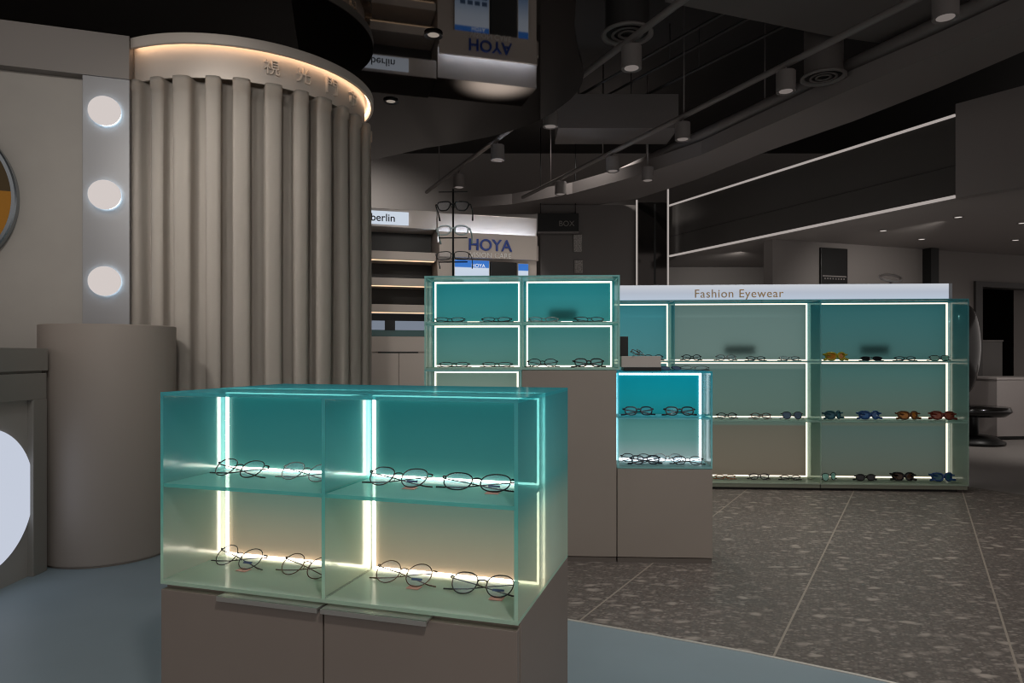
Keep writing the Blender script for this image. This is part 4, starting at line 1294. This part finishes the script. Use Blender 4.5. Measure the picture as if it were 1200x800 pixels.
bm = B(); box(bm, rx(1081), rx(1090), -0.12, -0.001, 0, 2.295); rroot(struct('column_black', bm, M_black))
ps = thing('wall_poster', 'black poster with pale line of lettering on the grey rear wall above the light box', 'poster', (RP[0], RP[1], 0), RW)
pa, pb = rx(960), rx(991)
bm = B(); box(bm, pa, pb, -0.03, -0.001, 1.55, dz(291.5, 8.0), 0.003); obj('panel', bm, M_black, ps)
bm = B(); box(bm, pa + 0.02, pb - 0.02, -0.033, -0.0305, dz(325, 8.0), dz(323.6, 8.0)); obj('line', bm, M_can, ps)
bm = B()
for i in range(8):
    xq = pa + 0.045 + i * (pb - pa - 0.11) / 7
    box(bm, xq, xq + 0.018, -0.033, -0.0305, dz(328, 8.0), dz(326.3, 8.0))
obj('lettering', bm, M_can, ps)
rgx = frame_x(SPL, SA, 1043.5, 0.19)
q = Matrix.Rotation(SA, 4, 'Z') @ Vector((rgx, 0.19, 0))
rg = thing('ring_stand', 'small pale tilted ring on a short foot on top of the light box', 'display stand', (SPL[0] + q.x, SPL[1] + q.y, 1.5268), SA)
bm = B()
tube(bm, [(0.072 * math.cos(t), 0.072 * math.sin(t) * 0.88, 0.050 + 0.032 * math.sin(t)) for t in [2 * PI * i / 40 for i in range(40)]], 0.010, closed=True, n=8); obj('ring', bm, pbr('pale_ring', S(170, 164, 162), 0.5), rg)
bm = B(); lathe(bm, [(0, 0), (0.03, 0), (0.03, 0.004), (0.006, 0.008), (0.006, 0.018), (0, 0.018)], n=20)
tube(bm, [(0, 0, 0.012), (0, -0.060, 0.020)], 0.004, n=6); obj('foot', bm, M_can, rg)

# pale counter and oval chair
ct_ = thing('service_counter', 'pale grey box counter at the right edge in the rear of the shop', 'counter', (5.72, 8.05, 0), 0.10)
bm = B(); box(bm, 0, 1.6, 0.0, 0.55, 0.03, 0.70, 0.004); obj('body', bm, pbr('counter_grey', S(158, 150, 148), 0.5), ct_)
bm = B(); box(bm, -0.01, 1.61, -0.01, 0.56, 0.70, 0.725, 0.004); obj('top', bm, pbr('counter_top', S(176, 168, 166), 0.4), ct_)
bm = B(); box(bm, 0.02, 1.58, 0.02, 0.53, 0, 0.03); obj('plinth', bm, M_black, ct_)
ch = thing('lounge_chair', 'glossy black oval-backed chair half hidden behind the wall showcase', 'chair', (5.2, 7.85, 0), 0.3)
M_shell = pbr('black_shell', S(16, 15, 15), 0.15)
bm = B()
bmesh.ops.create_uvsphere(bm, u_segments=32, v_segments=20, radius=1.0)
for v in bm.verts:
    x, y, z = v.co
    v.co = Vector((x * 0.31 * (1 - 0.18 * max(0, -z)), y * 0.12 + 0.10 * x * x, 1.06 + z * 0.52))
for f in bm.faces: f.smooth = True
obj('backrest', bm, M_shell, ch)
bm = B(); tube(bm, [(0, 0.0, 0.35), (0, 0.02, 0.62)], 0.06, n=12); obj('neck', bm, M_black, ch)
bm = B(); lathe(bm, [(0, 0.30), (0.30, 0.31), (0.36, 0.36), (0.34, 0.41), (0, 0.42)], n=32)
for v in bm.verts: v.co.y -= 0.12
obj('seat', bm, M_shell, ch)
bm = B(); lathe(bm, [(0.045, 0.31), (0.045, 0.09), (0.20, 0.08), (0.30, 0.02), (0.30, 0.0), (0, 0.0)], n=32)
for v in bm.verts: v.co.y -= 0.12
obj('pedestal', bm, M_black, ch)
cb = thing('side_cabinet', 'dim grey cabinet in the dark opening behind the pale counter', 'cabinet', (6.15, 9.05, 0), 0.2)
bm = B(); box(bm, 0, 0.42, 0, 0.3, 0, 1.17, 0.005); obj('body', bm, pbr('dim_cabinet', S(96, 92, 90), 0.5), cb)
bm = B(); box(bm, -0.01, 0.43, -0.01, 0.31, 1.17, 1.19, 0.004); obj('top', bm, M_can, cb)
pt = thing('potted_orchid', 'small pale orchid in a pot on the dim grey cabinet', 'plant', (6.22, 9.2, 1.1905), 0)
bm = B(); lathe(bm, [(0, 0), (0.04, 0), (0.055, 0.09), (0.05, 0.09), (0, 0.08)], n=20); obj('pot', bm, M_white, pt)
bm = B()
tube(bm, [(0, 0, 0.08), (-0.01, 0, 0.2), (-0.07, 0, 0.27)], 0.004, n=5); tube(bm, [(0, 0, 0.08), (0.02, 0, 0.18), (0.06, 0, 0.22)], 0.004, n=5)
obj('stem', bm, M_duct, pt)
for cx_, cz_ in ((-0.08, 0.27), (0.07, 0.22), (-0.02, 0.2)):
    bm = B()
    for k in range(5):
        t = 2 * PI * k / 5 + 0.3
        r_ = bmesh.ops.create_uvsphere(bm, u_segments=10, v_segments=6, radius=1.0)
        for v in r_['verts']:
            v.co = Vector((cx_ + 0.032 * math.cos(t) + v.co.x * 0.024, v.co.y * 0.008, cz_ + 0.032 * math.sin(t) + v.co.z * 0.024))
    obj('blossom', bm, pbr('blossom_white', S(170, 164, 160), 0.6) if 'blossom_white' not in bpy.data.materials else bpy.data.materials['blossom_white'], pt)

# ------------------------------------------------------------------ lights (spots of the seen cans, and unseen spots added per zone)
def spot(x, y, z, tx, ty, tz_, power, cone=70, blend=0.8, rad=0.06, col=(1, 0.95, 0.89)):
    l = bpy.data.lights.new('spot', 'SPOT')
    l.energy = power * 1.35
    l.spot_size = math.radians(cone)
    l.spot_blend = blend
    l.shadow_soft_size = rad
    l.color = col
    o = bpy.data.objects.new('can_or_fill_spot', l)
    COL.objects.link(o)
    o.location = (x, y, z)
    d = Vector((tx - x, ty - y, tz_ - z))
    o.rotation_euler = d.to_track_quat('-Z', 'Y').to_euler()
    return o
for X, Y in spots[:6]:
    spot(X, Y, 2.84, X, Y, 0, 34, 85, 0.9, 0.04)
spot(-2.3, 1.7, 3.0, -1.2, 4.1, 1.5, 105, 46,
     0.9, 0.05)
spot(-0.6, 0.7, 2.9, -1.55, 4.0, 1.4, 75, 50, 0.9, 0.10)           # washes the curtain
spot(-1.5, 1.0, 2.9, -2.5, 3.7, 1.9, 55, 60, 0.9, 0.10)            # left wall
spot(0.5, -0.6, 2.9, 0.1, 1.9, 0.3, 70, 70, 0.9, 0.10)             # foreground cabinet
spot(1.2, 1.2, 2.9, 0.9, 3.4, 0.3, 40, 60, 0.9, 0.10)              # island cabinet front
spot(2.2, 2.4, 2.9, 2.3, 2.6, 0, 40, 90, 0.9, 0.10)                # terrazzo
spot(2.3, 4.1, 2.9, 2.2, 4.6, 0, 22, 70, 0.9, 0.08)
spot(0.8, 0.9, 2.9, 1.0, 1.7, 0, 40, 90, 0.9, 0.10, (0.9, 0.97, 1))
spot(-1.2, 1.6, 2.9, -1.4, 2.2, 0, 26, 80, 0.9, 0.10, (0.9, 0.97, 1))
spot(-0.6, 5.0, 2.3, -0.7, 6.4, 1.6, 12, 80, 0.9, 0.08)              # display wall
spot(0.4, 5.2, 2.4, 0.3, 6.6, 1.5, 6, 80, 0.9, 0.08)
spot(5.3, 6.4, 2.25, 5.6, 7.8, 0.0, 50, 100, 0.9, 0.05)
spot(4.2, 6.6, 2.25, 4.2, 8.2, 1.2, 30, 100, 0.9, 0.05)

spot(1.0, 8.0, 3.9, 0.9, 9.1, 1.6, 110, 110, 0.9, 0.08)  # unseen spots added from here on to brighten the dark rear
spot(2.9, 8.6, 2.25, 2.9, 10.2, 1.2, 14, 120, 0.9, 0.05)
spot(-2.5, 8.6, 3.9, -2.5, 10.2, 1.6, 110, 120, 0.9, 0.08)
